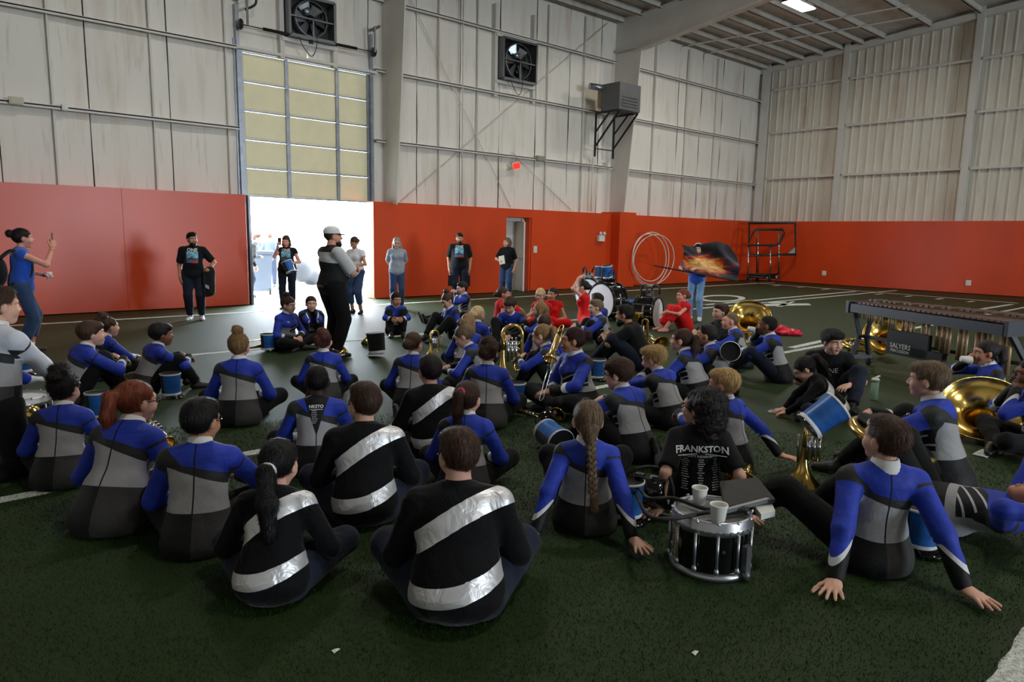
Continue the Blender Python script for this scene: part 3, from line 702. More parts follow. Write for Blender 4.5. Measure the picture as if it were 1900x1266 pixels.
# ---- hair: meshes in head coordinates, cached per style and resolution
_HC = {}
def hair_mesh(style, q, seed=0):
    key = (style, q, seed)
    if key in _HC: return _HC[key]
    vox = .006 if q == 'hi' else .0095
    def cut_face(D, G, z0=.052, w=.060, ear=True, nape=-.045):
        f = Ell((0, .115, z0-.095), (w+.008, .085, .098))(G); D = -smin(-D, f, .012)
        D = np.maximum(D, (nape+.42*np.clip(G[..., 1]+.03, -.06, .2))-G[..., 2])
        if ear:
            for s in (1, -1): D = -smin(-D, Ell((s*.085, .012, -.014), (.03, .034, .034))(G), .012)
        return D
    g = .010; tail = []; kw = {}
    skull = Ell((0, -.020, .034), (.0745+g, .094+g, .087+g)); amp, fr = .0028, 95.0
    pr = [(skull, 0)]
    if style == 'buzz': pr = [(Ell((0, -.019, .032), (.0765, .0955, .0905)), 0)]; amp = .001
    elif style == 'short': pr += [(Ell((0, .028, .093), (.062, .060, .030)), .03)]
    elif style == 'messy': pr += [(Ell((0, .03, .095), (.072, .066, .036)), .03), (Ell((0, -.05, .05), (.085, .085, .08)), .03)]; amp = .007; fr = 60
    elif style == 'mop': pr += [(Ell((0, .035, .080), (.080, .072, .042)), .03), (Ell((0, -.03, .045), (.090, .100, .090)), .02)]; amp = .004; kw = dict(z0=.036, nape=-.062, ear=False)
    elif style == 'side': pr += [(Ell((.01, .040, .085), (.074, .064, .036)), .03), (Ell((0, -.03, .04), (.086, .098, .088)), .02)]; amp = .003; kw = dict(z0=.046, nape=-.055)
    elif style == 'bun_top': tail = [Ell((0, -.045, .150), (.040, .040, .036))]
    elif style == 'bun_back': tail = [Ell((0, -.130, .060), (.042, .038, .042))]
    elif style == 'bun_low': tail = [Ell((0, -.125, -.005), (.048, .038, .044)), Ell((0, -.09, .0), (.06, .05, .05))]
    elif style == 'updo': tail = [Ell((.03, -.11, .06), (.055, .05, .06)), Ell((-.03, -.10, .02), (.055, .05, .055)), Ell((0, -.06, .10), (.06, .06, .05))]; amp = .008; fr = 80
    elif style == 'messybun': tail = [Ell((0, -.06, .135), (.055, .05, .045)), Ell((0, -.10, .09), (.045, .04, .04))]; amp = .010; fr = 95
    elif style == 'pony': tail = [Cone((0, -.105, .065), (0, -.150, .05), .022, .028), Cone((0, -.150, .05), (0, -.165, -.05), .030, .034), Cone((0, -.165, -.05), (0, -.150, -.17), .034, .024), Cone((0, -.15, -.17), (.005, -.145, -.24), .022, .010)]
    elif style == 'pony_low': tail = [Cone((0, -.105, -.01), (0, -.140, -.03), .026, .030), Cone((0, -.140, -.03), (.03, -.165, -.16), .040, .046), Cone((.03, -.165, -.16), (.045, -.15, -.30), .046, .030), Cone((.045, -.15, -.30), (.05, -.14, -.37), .026, .010)]; amp = .006
    elif style == 'pony_side': tail = [Cone((0, -.105, .05), (-.02, -.145, .045), .022, .028), Cone((-.02, -.145, .045), (-.06, -.165, -.05), .030, .036), Cone((-.06, -.165, -.05), (-.10, -.15, -.14), .036, .020)]; amp = .005
    elif style == 'braid': tail = [Cone((0, -.09, -.02), (0, -.118, -.075), .05, .03)]
    elif style in ('long', 'long_wavy'):
        tail = [Cone((s*.055, -.02, .0), (s*.072, -.025, -.13), .036, .034) for s in (1, -1)]+[Cone((s*.072, -.025, -.13), (s*.075, .0, -.23), .034, .018) for s in (1, -1)]+[Cone((0, -.085, .0), (0, -.09, -.14), .06, .055), Cone((0, -.09, -.14), (0, -.085, -.24), .055, .03)]; kw = dict(ear=False, nape=-.4, z0=.055); amp = .005
    elif style == 'bob': tail = [Cone((s*.055, -.015, .0), (s*.070, -.005, -.085), .036, .026) for s in (1, -1)]+[Cone((0, -.085, .0), (0, -.085, -.085), .06, .045)]; kw = dict(ear=False, nape=-.4, z0=.05)
    elif style == 'curly': tail = [Ell((0, -.06, .03), (.115, .105, .115)), Ell((0, -.085, -.06), (.115, .085, .10)), Ell((0, -.085, -.13), (.095, .07, .07))]; amp = .014; fr = 85; kw = dict(ear=False, nape=-.4, z0=.05, w=.052)
    elif style == 'half_up': tail = [Ell((0, -.115, .075), (.030, .028, .030)), Cone((0, -.085, .0), (0, -.095, -.12), .055, .045), Cone((0, -.095, -.12), (0, -.095, -.2), .045, .02)]; kw = dict(ear=True, nape=-.4)
    def post(D, G):
        D = cut_face(D, G, **kw)
        for p in tail: D = smin(D, p(G), .02)
        Q = G*np.array((1, 1, .45)) if style not in ('curly', 'updo', 'messybun', 'messy') else G
        return D+amp*wob(Q, fr, seed+3)+amp*.5*wob(Q, fr*2.1, seed+4)
    D, lo = field(pr+[(p, 0) for p in tail], vox, k=.02, pad=.04, post=post)
    # field() has unioned the tail before the cut as well; post re-adds it after the cut
    V, F = nets(D, lo, vox)
    if style == 'braid':
        vs, fs, n = [V], [F], len(V); la = np.linspace(0, np.pi, 6); lg = np.linspace(0, 2*np.pi, 8, endpoint=False)
        for i in range(18):
            z = -.075-i*.018; s = 1 if i % 2 else -1; r = .021*(1-.25*i/18)
            v = np.array([(math.sin(a)*math.cos(b), math.sin(a)*math.sin(b)*.8, math.cos(a)*1.25) for a in la for b in lg])*r
            v = v@RY(s*.6)[:3, :3].T+np.array((s*.010+.0012*i, -.135-.0012*i, z))
            f = np.array([(a*8+b, (a+1)*8+b, (a+1)*8+(b+1) % 8, a*8+(b+1) % 8) for a in range(5) for b in range(8)]); vs.append(v); fs.append(f+n); n += len(v)
        D2, lo2 = field([(Cone((.022, -.156, -.39), (.03, -.15, -.46), .017, .024), 0)], .007, k=.01, post=lambda D, G: D+.003*wob(G*np.array((1, 1, .2)), 300, 5))
        v, f = nets(D2, lo2, .007); vs.append(v); fs.append(f+n); V, F = np.concatenate(vs), np.concatenate(fs)
    if q == 'hi':
        # loose strands combed over the surface, part of the same hair mesh
        N = np.zeros_like(V); fn = np.cross(V[F[:, 2]]-V[F[:, 0]], V[F[:, 3]]-V[F[:, 1]])
        for c_ in range(4): np.add.at(N, F[:, c_], fn)
        N /= np.linalg.norm(N, axis=1)[:, None]+1e-12; rs = np.random.RandomState(seed+11); sel = rs.choice(len(V), 2600); P = V[sel]; nn = N[sel]
        fl = P-np.array((0, -.045, .135)); fl[:, 2] -= .03+.4*np.clip(-P[:, 2], 0, .2); 
        if style in ('curly', 'updo', 'messybun'): fl = rs.normal(size=P.shape)
        fl += rs.normal(size=P.shape)*.35*np.linalg.norm(fl, axis=1)[:, None]; fl -= nn*(fl*nn).sum(1)[:, None]; fl /= np.linalg.norm(fl, axis=1)[:, None]+1e-9
        sd = np.cross(fl, nn)*.0011; L = rs.uniform(.018, .042, len(P))[:, None]; lift = rs.uniform(.001, .007, len(P))[:, None]*(2.2 if style in ('messybun', 'updo', 'curly', 'messy') else 1)
        a = P-nn*.002; b_ = P+fl*L*.5+nn*(.002+lift*.4); c_ = P+fl*L+nn*lift*.9-nn*L*L*2.5; m0 = len(V); k_ = len(P)
        V = np.concatenate([V, a-sd, a+sd, b_-sd*.8, b_+sd*.8, c_-sd*.2, c_+sd*.2]); i0 = np.arange(k_)+m0
        F = np.concatenate([F, np.stack([i0, i0+k_, i0+3*k_, i0+2*k_], 1), np.stack([i0+2*k_, i0+3*k_, i0+5*k_, i0+4*k_], 1)])
    _HC[key] = (V, F); return _HC[key]

# ================================================================== people: skeleton
def ik(a, c, l1, l2, hint):
    a, c, hint = (np.asarray(q, float) for q in (a, c, hint)); d = c-a; L = np.linalg.norm(d)
    if L > (l1+l2)*.995: c = a+d/L*(l1+l2)*.995; d = c-a; L = np.linalg.norm(d)
    u = d/L; x = (l1*l1-l2*l2+L*L)/(2*L); h = math.sqrt(max(0, l1*l1-x*x)); n = hint-u*(hint@u); n /= np.linalg.norm(n)+1e-9
    return a+u*x+n*h, c
LEGS = {  # ankle L, ankle R, knee hint L, R, foot dir L, R   (local: facing +Y, right is +X)
 'cross': ((.06, .30, .075), (-.08, .34, .075), (-1, .25, .25), (1, .25, .25), (.9, .25, -.1), (-.9, .25, -.1)),
 'knees': ((-.11, .46, .083), (.11, .46, .083), (-.12, 0, 1), (.12, 0, 1), (-.1, 1, 0), (.1, 1, 0)),
 'loose': ((-.16, .56, .083), (.14, .52, .083), (-.45, 0, 1), (.4, 0, 1), (-.3, 1, 0), (.3, 1, 0)),
 'ext': ((-.12, .84, .075), (.12, .84, .075), (-.1, 0, 1), (.1, 0, 1), (-.3, .35, .9), (.3, .35, .9)),
 'mix': ((-.30, .66, .075), (.13, .48, .083), (-.5, 0, .6), (.25, 0, 1), (-.6, .5, .4), (.2, 1, 0)),
 'mixR': ((-.13, .48, .083), (.34, .70, .075), (-.25, 0, 1), (.5, 0, .6), (-.2, 1, 0), (.6, .5, .4)),
 'stand': ((-.10, .0, .083), (.10, .0, .083), (0, 1, 0), (0, 1, 0), (-.25, 1, 0), (.25, 1, 0)),
 'stride': ((-.10, .06, .083), (.12, -.05, .083), (0, 1, 0), (0, 1, 0), (-.25, 1, 0), (.3, 1, 0)),
 'kneel': ((-.12, -.38, .06), (.12, -.38, .06), (-.1, 1, -.6), (.1, 1, -.6), (0, -1, -.2), (0, -1, -.2)),
 'lying': ((-.12, .86, .08), (.12, .86, .08), (-.1, 0, 1), (.1, 0, 1), (-.3, .35, .9), (.3, .35, .9)),
}
ARMS = {  # wrist, elbow hint, hand pose, finger dir (None = along forearm), back-of-hand normal
 'lap': ((.07, .26, .20), (1, -.4, -.5), 'relax', (-.6, .7, -.2), (0, .2, 1)),
 'knee': ((.10, .46, .40), (1, -.2, -.6), 'relax', (-.6, .6, -.4), (.3, .3, 1)),
 'hug': ((.02, .50, .34), (1, .1, -.4), 'grip', (-1, .3, -.2), (.2, 1, .2)),
 'shin': ((.06, .42, .20), (1, 0, -.2), 'relax', (-.5, .7, -.4), (.3, .4, 1)),
 'back': ((.30, -.36, .055), (.3, -1, .0), 'flat', (.45, -.9, -.12), (0, 0, 1)),
 'backnear': ((.26, -.20, .055), (.4, -1, .0), 'flat', (.6, -.6, -.12), (0, 0, 1)),
 'side': ((.30, .05, .05), (.6, -.8, .2), 'flat', (.8, .3, -.1), (0, 0, 1)),
 'chin': ((.04, .24, .56), (.6, .4, -1), 'grip', (-.3, -.3, .9), (.6, .8, .2)),
 'drink': ((.08, .24, .60), (.9, .3, -.8), 'grip', (-.6, .3, .6), (.8, .2, .4)),
 'fore': ((.14, .44, .26), (1, -.3, -.5), 'relax', None, (.2, 0, 1)),
 'down': ((.24, .02, -.46), (.5, -1, 0), 'relax', (-.05, .12, -1), (1, .1, 0)),
 'behind': ((.06, -.20, -.02), (1, -.6, 0), 'relax', (-1, -.1, -.3), (0, -1, 0)),
 'crossed': ((-.10, .26, .20), (1, .2, -.4), 'relax', (-1, .1, .1), (0, 1, .3)),
 'phone': ((.13, .36, .48), (.5, -.1, -1), 'grip', (-.05, .25, 1), (.9, .3, 0)),
 'hold': ((.10, .28, .12), (1, -.5, -.3), 'grip', (-.7, .6, .1), (.1, .4, 1)),
 'head': ((.10, .12, .78), (.8, .9, .2), 'relax', (-.6, -.5, .5), (.5, .6, .6)),
 'floor': ((.10, .52, .07), (1, -.3, .3), 'relax', (-.2, 1, -.3), (0, 0, 1)),
}
NOUN = [0]; DBG = []
def person(label, at, face=0.0, size=1.0, girth=1.0, sex='m', legs='cross', armL='lap', armR='lap', lean=.12, bend=.25, twist=0.0, head=(0, 0, 0),
           top='uniform', bottom=None, hair='short', hc='brown', skin='fair', q='lo', glasses=False, shoes='black', collar=None, socks=None, sleeve=None, leg=None, group=None,
           gloves=False, lift=0.0, armspec=None, legspec=None, skirt=False, side=0.0, faceworld=None, vox=None, lying=False, base=None):
    """face: 0 = looks away from the camera, 90 = towards picture right, 180 = at the camera. at = ('head',u,v) | ('foot',u,v) | ('pos',x,y)"""
    NOUN[0] += 1; stand = legs in ('stand', 'stride')
    hip_z = {'stand': .925, 'stride': .92, 'kneel': .46}.get(legs, .115)+lift
    # spine
    P0 = np.array((0, 0, hip_z)); n = 26; sp = [P0]; ups = []; Ls = .44
    for i in range(n):
        a = lean+bend*(i/n); ups.append(np.array((math.sin(side)*math.cos(a), math.sin(a), math.cos(a)*math.cos(side)))); sp.append(sp[-1]+ups[-1]*Ls/n)
    ups.append(ups[-1]); sp = np.array(sp); ups = np.array(ups)
    def fr(t):
        t = t*.88; i = min(n, max(0, int(round(t/Ls*n)))); u = ups[i]; tw = twist*t/Ls; r = np.array((math.cos(tw), math.sin(tw), 0)); r = r-u*(r@u); r /= np.linalg.norm(r); f = np.cross(u, r); return sp[i]+u*(t-i*Ls/n), r, f, u
    gx = .5+.5*girth if girth < 1 else 1+(girth-1)*.75
    fem = sex == 'f'; shw = (.148 if fem else .162)*(1+(girth-1)*.35); torso = []
    def ell(t, off, r, k):
        c, rr, f, u = fr(t); torso.append((Ell(c+f*off, r, np.stack([rr, f, u], 1)), k))
    sit = not stand and legs != 'kneel'
    hw = (.158 if fem else .148)*gx
    if sit:
        ell(.0, -.015, (hw*1.10, .140*gx, .118), 0); ell(.10, -.005, (hw*.98, .122*gx, .12), .05)
    else:
        ell(.0, -.01+.03*(girth-1), (hw, .120*(1+.45*(gx-1)), .125), 0); ell(.09, .05*(girth-1), (hw*.96, .112*(1+.6*(gx-1)), .12), .05)
    ell(.18, .012*gx+(.035 if not stand else .13)*(girth-1), ((.116 if fem else .128)*gx, .100*gx+.05*max(0, girth-1), .13), .05)
    ell(.32, .008, ((.130 if fem else .144)*(1+(girth-1)*.6), .104*(1+(girth-1)*.6), .145), .05)
    if fem: 
        for sx in (1, -1):
            c, rr, f, u = fr(.33); torso.append((Ell(c+f*.085+rr*sx*.062, (.062, .055, .06)), .04))
    c, rr, f, u = fr(.44); torso.append((Ell(c+f*-.008, (shw*.86, .080, .068), np.stack([rr, f, u], 1)), .05))
    nb, rr, f, u = fr(.50)
    sh = {}
    for sd, sg in (('L', -1), ('R', 1)):
        c, r2, f2, u2 = fr(.435); sh[sd] = c+r2*sg*shw; torso.append((Cone(nb-u*.025, sh[sd]-u2*.004, .045, .044), .05))
    hd_c = nb+u*.084+np.array((0, .026, .060)); hy, hp, hr = (R_(z) for z in head)
    HM = T(*hd_c)@RZ(-hy)@RX(hp)@RY(hr)
    limbs = {}; out = {}
    ua, fa, th, sn = .285, .250, .425, .415
    for sd, sg, spec in (('L', -1, armL), ('R', 1, armR)):
        w_, hint, hp_, fd, nm = ARMS[spec] if isinstance(spec, str) else spec
        w_, hint, nm = np.array(w_, float)*(1, 1, 1), np.array(hint, float), np.array(nm, float); fd = None if fd is None else np.array(fd, float)
        if isinstance(spec, str) or True:
            for q_ in (w_, hint, nm)+(() if fd is None else (fd,)): q_[0] *= sg
        if stand or legs == 'kneel': w_ = w_+np.array((0, 0, hip_z-.02)) if not (isinstance(spec, str) and spec == 'down') else sh[sd]+np.array((sg*.06, .03, -.50))
        e, w_ = ik(sh[sd], w_, ua, fa, hint); fd = (w_-e) if fd is None else fd
        limbs[sd] = (sh[sd], e, w_); out[sd] = (w_, fd, nm, hp_)
    aL, aR, kL, kR, fL, fR = LEGS[legs] if legspec is None else legspec; feet = {}
    for sd, sg, an, kh, fd in (('L', -1, aL, kL, fL), ('R', 1, aR, kR, fR)):
        hip = P0+np.array((sg*.092*gx, .0, -.02 if sit else -.03)); kn, ank = ik(hip, an, th, sn, kh); limbs['l'+sd] = (hip, kn, ank); feet[sd] = (ank, np.array(fd, float))
    gl = (1+(girth-1)*.5)*(1.0 if not fem else .95)
    AR = (.044*gl, .038*gl, .034*gl, .026*gl); LR = (.084*gl, .060*gl, .056*gl, .039*gl)
    def armp(sd, t1, inf, flat=True):
        a, b, c = limbs[sd]; r0, r1, r2, r3 = AR; res = []
        k = min(1, t1); e = a+(b-a)*k; res.append((Cone(a, e, r0+inf, r0+(r1-r0)*k+inf, flat and t1 <= 1), .03))
        if t1 > 1: k = min(1, t1-1); e = b+(c-b)*k; res.append((Cone(b, e, r2+inf, r2+(r3-r2)*k+inf, flat), .025))
        return res
    def legp(sd, t1, inf, k0=.05):
        a, b, c = limbs['l'+sd]; r0, r1, r2, r3 = LR; res = []
        k = min(1, t1); e = a+(b-a)*k; res.append((Cone(a, e, r0+inf, r0+(r1-r0)*k+inf, t1 <= 1), k0))
        if t1 > 1: k = min(1, t1-1); e = b+(c-b)*k; res += [(Cone(b, e, r2+inf, r2+(r3-r2)*k+inf, t1 < 1.97), .03), (Cone(b+(c-b)*.1, b+(c-b)*.55, r2*.98+inf, r2*.85+inf), .03)]
        return res
    # ---- placement
    s = size*(.95 if sit and not lying else 1.0)
    if base is not None:
        hor = 433+(at[1]-950)*.019; back = .15 if abs(face) < 65 else .09
        for _ in range(8):
            zt = xf(np.array([[0, -.01, .125]]), HM)[0][2]*s; dep = (CAM_H-zt)*F_PX/(at[2]-hor); zz = CAM_H-(at[2]-hor)/F_PX*(dep)
            vb_ = hor+F_PX*CAM_H/max(.5, dep-back*s-.02); s = min(1.12, max(.78, s*(1-.35*(vb_-base)/(base-at[2]))))
    hs = 1.06*min(1.2, (.97/s)**.55)
    top_local = xf(np.array([[0, -.01, .125]]), HM)[0]*s
    if at[0] == 'pos': pos = np.array((at[1], at[2], 0.0)); dirv = pos.copy()
    else:
        base = onz(at[1], at[2], top_local[2]) if at[0] == 'head' else onz(at[1], at[2], 0)
        pos = base.copy(); dirv = base-CAM_P
    ang0 = math.atan2(dirv[0], dirv[1])            # heading from the camera
    heading = ang0+R_(face) if faceworld is None else R_(faceworld)
    RM = RZ(-heading)
    if at[0] == 'head': off = xf(top_local[None], RM)[0]; pos = pos-np.array((off[0], off[1], 0))
    pos[2] = 0
    root = empty('person', tuple(pos), -heading, label=label, cat='person', group=group); root.scale = (s, s, s)
    root['_head'] = 0; del root['_head']
    # ---- garments
    DBG.append((label[:40], round(s, 2), [round(float(z), 2) for z in pos]))
    vb = vox or ((.013 if q == 'hi' else .019)/s); sd_seed = NOUN[0]
    fl = .004
    def garment(name, prims, m, inf, wr=.004, kk=.04, attrs=True, floor=fl, vx=None):
        vx = vx or vb
        def post(D, G): return D+wr*wob(G, 26, sd_seed)+wr*.6*wob(G, 55, sd_seed+1)
        D, lo = field(prims, vx, k=kk, inflate=inf, pad=.05+2*vx, post=post if wr else None, floor=floor)
        V, F = nets(D, lo, vx)
        if not len(V): return None
        me = mesh_np(name, V, F, m)
        if attrs:
            # torso coordinates
            d2 = ((V[:, None, :]-sp[None, ::2])**2).sum(-1); i = d2.argmin(1)*2; i = np.clip(i, 0, n)
            u = ups[i]; tt = i*Ls/n+((V-sp[i])*u).sum(1)
            tw = twist*np.clip(tt, 0, Ls)/Ls; r = np.stack([np.cos(tw), np.sin(tw), 0*tw], 1); ff = np.cross(u, r)
            A = np.stack([((V-sp[i])*r).sum(1)/(.9*(gx if girth > 1 else 1)), (tt-.105)/.335, ((V-sp[i])*ff).sum(1)], 1); vattr(me, 'tor', A)
            best = np.full(len(V), 9.); B = np.zeros((len(V), 3)); dt = np.min([p(V) for p, _ in torso], 0)
            for sd_, sg in (('L', -1), ('R', 1)):
                a, b, c = limbs[sd_]
                for k, (p0, p1, ra) in enumerate(((a, b, AR[0]), (b, c, AR[2]))):
                    ab = p1-p0; h = np.clip(((V-p0)@ab)/(ab@ab), 0, 1); w_ = V-p0-h[:, None]*ab; d = np.linalg.norm(w_, axis=1)-ra; outv = np.array((sg*1., -.6, .3))
                    cs = (w_@outv)/(np.linalg.norm(w_, axis=1)*np.linalg.norm(outv)+1e-9); up_ = d < best
                    best = np.where(up_, d, best); B[up_] = np.stack([k+h, cs, 0*h], 1)[up_]
            B[:, 2] = np.clip((dt-best)/.03+.5, 0, 1)*(B[:, 0] > .12)
            vattr(me, 'arm', B)
        o = bpy.data.objects.new(name, me); return link(o, root)
    TOP = {'uniform': ('jacket', M_UNI, 1.97, .016), 'uniform_w': ('jacket', M_UNI_W, 1.97, .016), 'uniform_o': ('jacket', M_UNI_O, 1.97, .016), 'velvet': ('velvet_top', M_VEL, 1.97, .018),
           'tee': ('t_shirt', M_BLKTEE, .80, .016), 'bluetee': ('t_shirt', M_BLUETEE, .80, .016), 'tank': ('tank_top', M_BLUETEE, .015, .012), 'greytee': ('t_shirt', M_GREYTEE, .85, .018), 'whitetee': ('blouse', M_WHTEE, .35, .016),
           'navytee': ('t_shirt', M_NAVY, .8, .016), 'red': ('dress', M_RED, .22, .012), 'polo': ('polo_shirt', None, .92, .018), 'blacklong': ('black_top', M_BLKTEE, 1.97, .018), 'blacktank': ('t_shirt', M_BLKTEE, .3, .014)}
    nm_, m_, sl_, inf = TOP[top]
    sl_ = sleeve if sleeve is not None else sl_
    if top == 'polo': m_ = MATS['polo']
    tp = list(torso)
    if top in ('tee', 'bluetee', 'greytee', 'navytee', 'polo', 'whitetee', 'tank', 'blacktank') and (stand):
        c, r2, f2, u2 = fr(-.07); tp.append((Ell(c+f2*(.01+.06*max(0, girth-1)), (hw*1.03, .118*(1+.3*(gx-1)), .09), np.stack([r2, f2, u2], 1)), .05))
    loose = .010 if (sl_ < 1.2) else 0
    for sd_ in 'LR': tp += armp(sd_, sl_, loose)
    if top.startswith('uniform') and sit: 
        c, r2, f2, u2 = fr(-.02); tp.append((Ell((0, -.05, .05), (hw*1.2, .15*gx, .12)), .06))
    if skirt:
        for sd_ in 'LR': tp += legp(sd_, 1.55, .006, .09)
        a_, b_ = limbs['lL'][1], limbs['lR'][1]; tp.append((Cone(a_, b_, .045, .045), .08)); tp.append((Cone((limbs['lL'][0]+limbs['lR'][0])/2, (a_+b_)/2, .08, .05), .08)); tp.append((Cone((a_+b_)/2, (limbs['lL'][2]+limbs['lR'][2])/2+np.array((0, 0, .12)), .05, .07), .08))
    g_top = garment(nm_, tp, m_, inf, .0048 if q == 'hi' else .004)
    if not skirt:
        bm_ = bottom or M_TROUS; lg = leg if leg is not None else 1.93
        pp = [(Ell(P0+np.array((0, -.012, -.015)), (hw*1.02, .122*(1+(1 if sit else .4)*(gx-1)), .10)), .0)]
        for sd_ in 'LR': pp += legp(sd_, lg, .008 if lg > 1.5 else .016)
        garment('trousers', pp, bm_, .008, .004, attrs=False)
    # ---- body: one continuous skin surface with head and hands
    bs = skin_mat(skin); bp = []
    hc_ = HM[:3, 3]
    bp += [(Cone(nb-u*.03, hc_+np.array((0, -.012, -.03)), .056*(1 if not fem else .88)*(1+(girth-1)*.4), .050*(1 if not fem else .88)*(1+(girth-1)*.4)), .03)]
    bp += [(Ell(p.c, p.r*.86, p.M), k) if isinstance(p, Ell) else (Cone(p.a, p.b, p.ra*.8, p.rb*.8), k) for p, k in torso]
    for sd_ in 'LR': bp += armp(sd_, 2, 0 if sl_ < 1.5 else -.006, False); bp += legp(sd_, 2, 0 if (skirt or lg < 1.9) else -.008)
    vbody = vb if sl_ < 1.5 else vb*1.5
    D, lo = field(bp, vbody, k=.03, floor=.006, pad=.05); V, F = nets(D, lo, vbody); vs, fs, ms, nn = [V], [F], [np.zeros(len(F), int)], len(V)
    hv, hf, hm = HEADS[('hi' if q == 'hi' else 'lo', 'f' if fem else 'm')]
    vs.append(xf(hv*hs, HM)); fs.append(hf+nn); ms.append(hm); nn += len(hv)
    for sd_, sg in (('L', -1), ('R', 1)):
        w_, fd, nm2, hp_ = out[sd_]; kv, kf = HANDS[('hi' if q == 'hi' else 'lo', hp_)]; M = frame(w_, fd, nm2)
        v = kv.copy(); f_ = kf
        if sg > 0: v[:, 0] *= -1; f_ = kf[:, ::-1]
        if sg < 0 or True: pass
        vs.append(xf(v, M)); fs.append(f_+nn); ms.append(np.full(len(kf), 5)); nn += len(v)
    Vb, Fb = np.concatenate(vs), np.concatenate(fs)
    if not lying: Vb[:, 2] = np.maximum(Vb[:, 2], .004)
    me = mesh_np('body', Vb, Fb, [bs, lip_mat(skin), hair_mat(hc), M_EYEW, M_IRIS, M_GLOVE if gloves else bs], np.concatenate(ms)); body = link(bpy.data.objects.new('body', me), root)
    # ---- hair
    if hair:
        hs2 = hair.split(':')[0]; V, F = hair_mesh(hs2, 'hi' if q == 'hi' else 'lo', int(hair.split(':')[1]) if ':' in hair else 0)
        hair_o = link(bpy.data.objects.new('hair', mesh_np('hair', xf(V*hs, HM), F, hair_mat(hc))), root)
    # ---- collar
    if collar is None: collar = top.startswith('uniform')
    if collar:
        ax = hc_+np.array((0, -.012, -.03))-(nb-u*.03); CM = frame(nb+u*.042+np.array((0, .002, 0)), np.cross(ax, (1., 0, 0)), ax)
        mb = MB(); r_ = .063*(1+(girth-1)*.4); mb.lathe([(r_+.018, -.045), (r_+.010, -.02), (r_, .018), (r_-.008, .020), (r_-.008, -.03)], 20, M=CM)
        mb.build('collar', M_COLLAR, g_top)
    # ---- shoes
    sm = {'black': M_SHOE, 'brown': M_SHOEB, 'white': M_SHOEW}.get(shoes)
    for sd_ in 'LR':
        an, fd = feet[sd_]; shf = fd/np.linalg.norm(fd); M = frame(an, shf, (0, 0, 1) if abs(shf[2]) < .8 else (0, -1, .2))
        if legs in ('cross',): M = frame(an+np.array((0, 0, -.0)), shf, (0, -.8, .6))
        if sm is None: V, F, mi = SHOES['lo']; V = V*np.array((.82, .9, .9)); mats = [bs, bs]
        else: V, F, mi = SHOES['hi' if q == 'hi' else 'lo']; mats = [sm, M_SOLE if shoes != 'white' else M_SHOEW]
        V2 = xf(V, M); V2[:, 2] = np.maximum(V2[:, 2], .003)
        link(bpy.data.objects.new('shoe' if sm else 'bare_foot', mesh_np('shoe', V2, F, mats, mi)), root)
        if socks:
            hp_, kn, ak = limbs['l'+sd_]; d = (kn-ak)/np.linalg.norm(kn-ak)
            MB().tube([ak-d*.02, ak+d*.05], [.046, .044], 12).build('sock', M_SHOEW, root)
    if glasses:
        mb = MB()
        for sx in (1, -1):
            an = np.linspace(0, 2*np.pi, 14, endpoint=False); mb.tube([(sx*.032+.023*math.cos(a), .104-.004*abs(math.cos(a)), .004+.018*math.sin(a)) for a in an], .0028, 5, closed=True)
            mb.tube([(sx*.055, .100, .008), (sx*.076, .06, .010), (sx*.084, -.005, .008)], .0026, 5)
        mb.tube([(-.010, .108, .008), (.010, .108, .008)], .0025, 5)
        mb.build('glasses', M_LENS, root, M=HM@SCL(hs))
    root['_'] = 0; del root['_']
    info = dict(hair=hair_o if hair else root, root=root, HM=HM, hands=out, limbs=limbs, nb=nb, fr=fr, top=g_top, s=s, hs=hs, head=hc_, RM=RM, pos=pos, P0=P0)
    return info
def world_of(info, p):
    """local point of a person -> world"""
    return xf(np.atleast_2d(p)*info['s'], info['RM'])[0]+info['pos']
def lettering(info, text, t, size, m, side='back', dx=0.0, name='lettering', off=.006, rot=0.0, bold=0.0, shear=0.0):
    """flat lettering laid on a garment: text mesh projected on the cloth"""
    cu = bpy.data.curves.new('txt', 'FONT'); cu.body = text; cu.size = size; cu.align_x = 'CENTER'; cu.align_y = 'CENTER'; cu.offset = bold; cu.shear = shear; cu.resolution_u = 2
    cu.space_line = .95
    ob = bpy.data.objects.new('txt', cu); COL.objects.link(ob); dg = bpy.context.evaluated_depsgraph_get(); me = bpy.data.meshes.new_from_object(ob.evaluated_get(dg)); bpy.data.objects.remove(ob)
    decal(info, me, t, m, side, dx, name, off, rot)
def decal(info, me, t, m, side='back', dx=0.0, name='print', off=.006, rot=0.0):
    bm = bmesh.new(); bm.from_mesh(me); bmesh.ops.triangulate(bm, faces=bm.faces[:])
    bmesh.ops.subdivide_edges(bm, edges=[e for e in bm.edges if e.calc_length() > .02], cuts=2, use_grid_fill=False); bmesh.ops.triangulate(bm, faces=bm.faces[:])
    g = info['top']; tree = BVHTree.FromPolygons([v.co[:] for v in g.data.vertices], [p.vertices[:] for p in g.data.polygons])
    c, r, f, u = info['fr'](t); sg = -1 if side == 'back' else 1; right = r*(1 if side == 'back' else -1); ca, sa = math.cos(rot), math.sin(rot)
    for v in bm.verts:
        x, y = v.co.x*ca-v.co.y*sa, v.co.x*sa+v.co.y*ca
        p = c+right*(x+dx)+u*y; o = p+f*sg*.6; hit = tree.ray_cast(Vector(o), Vector(-f*sg), 1.2)
        v.co = (hit[0]+Vector(f*sg*off)) if hit[0] is not None else Vector(p+f*sg*.13)
    me2 = bpy.data.meshes.new(name); bm.to_mesh(me2); bm.free(); me2.materials.clear()
    for m_ in (m if isinstance(m, (list, tuple)) else [m]): me2.materials.append(m_)
    return link(bpy.data.objects.new(name, me2), info['top'])
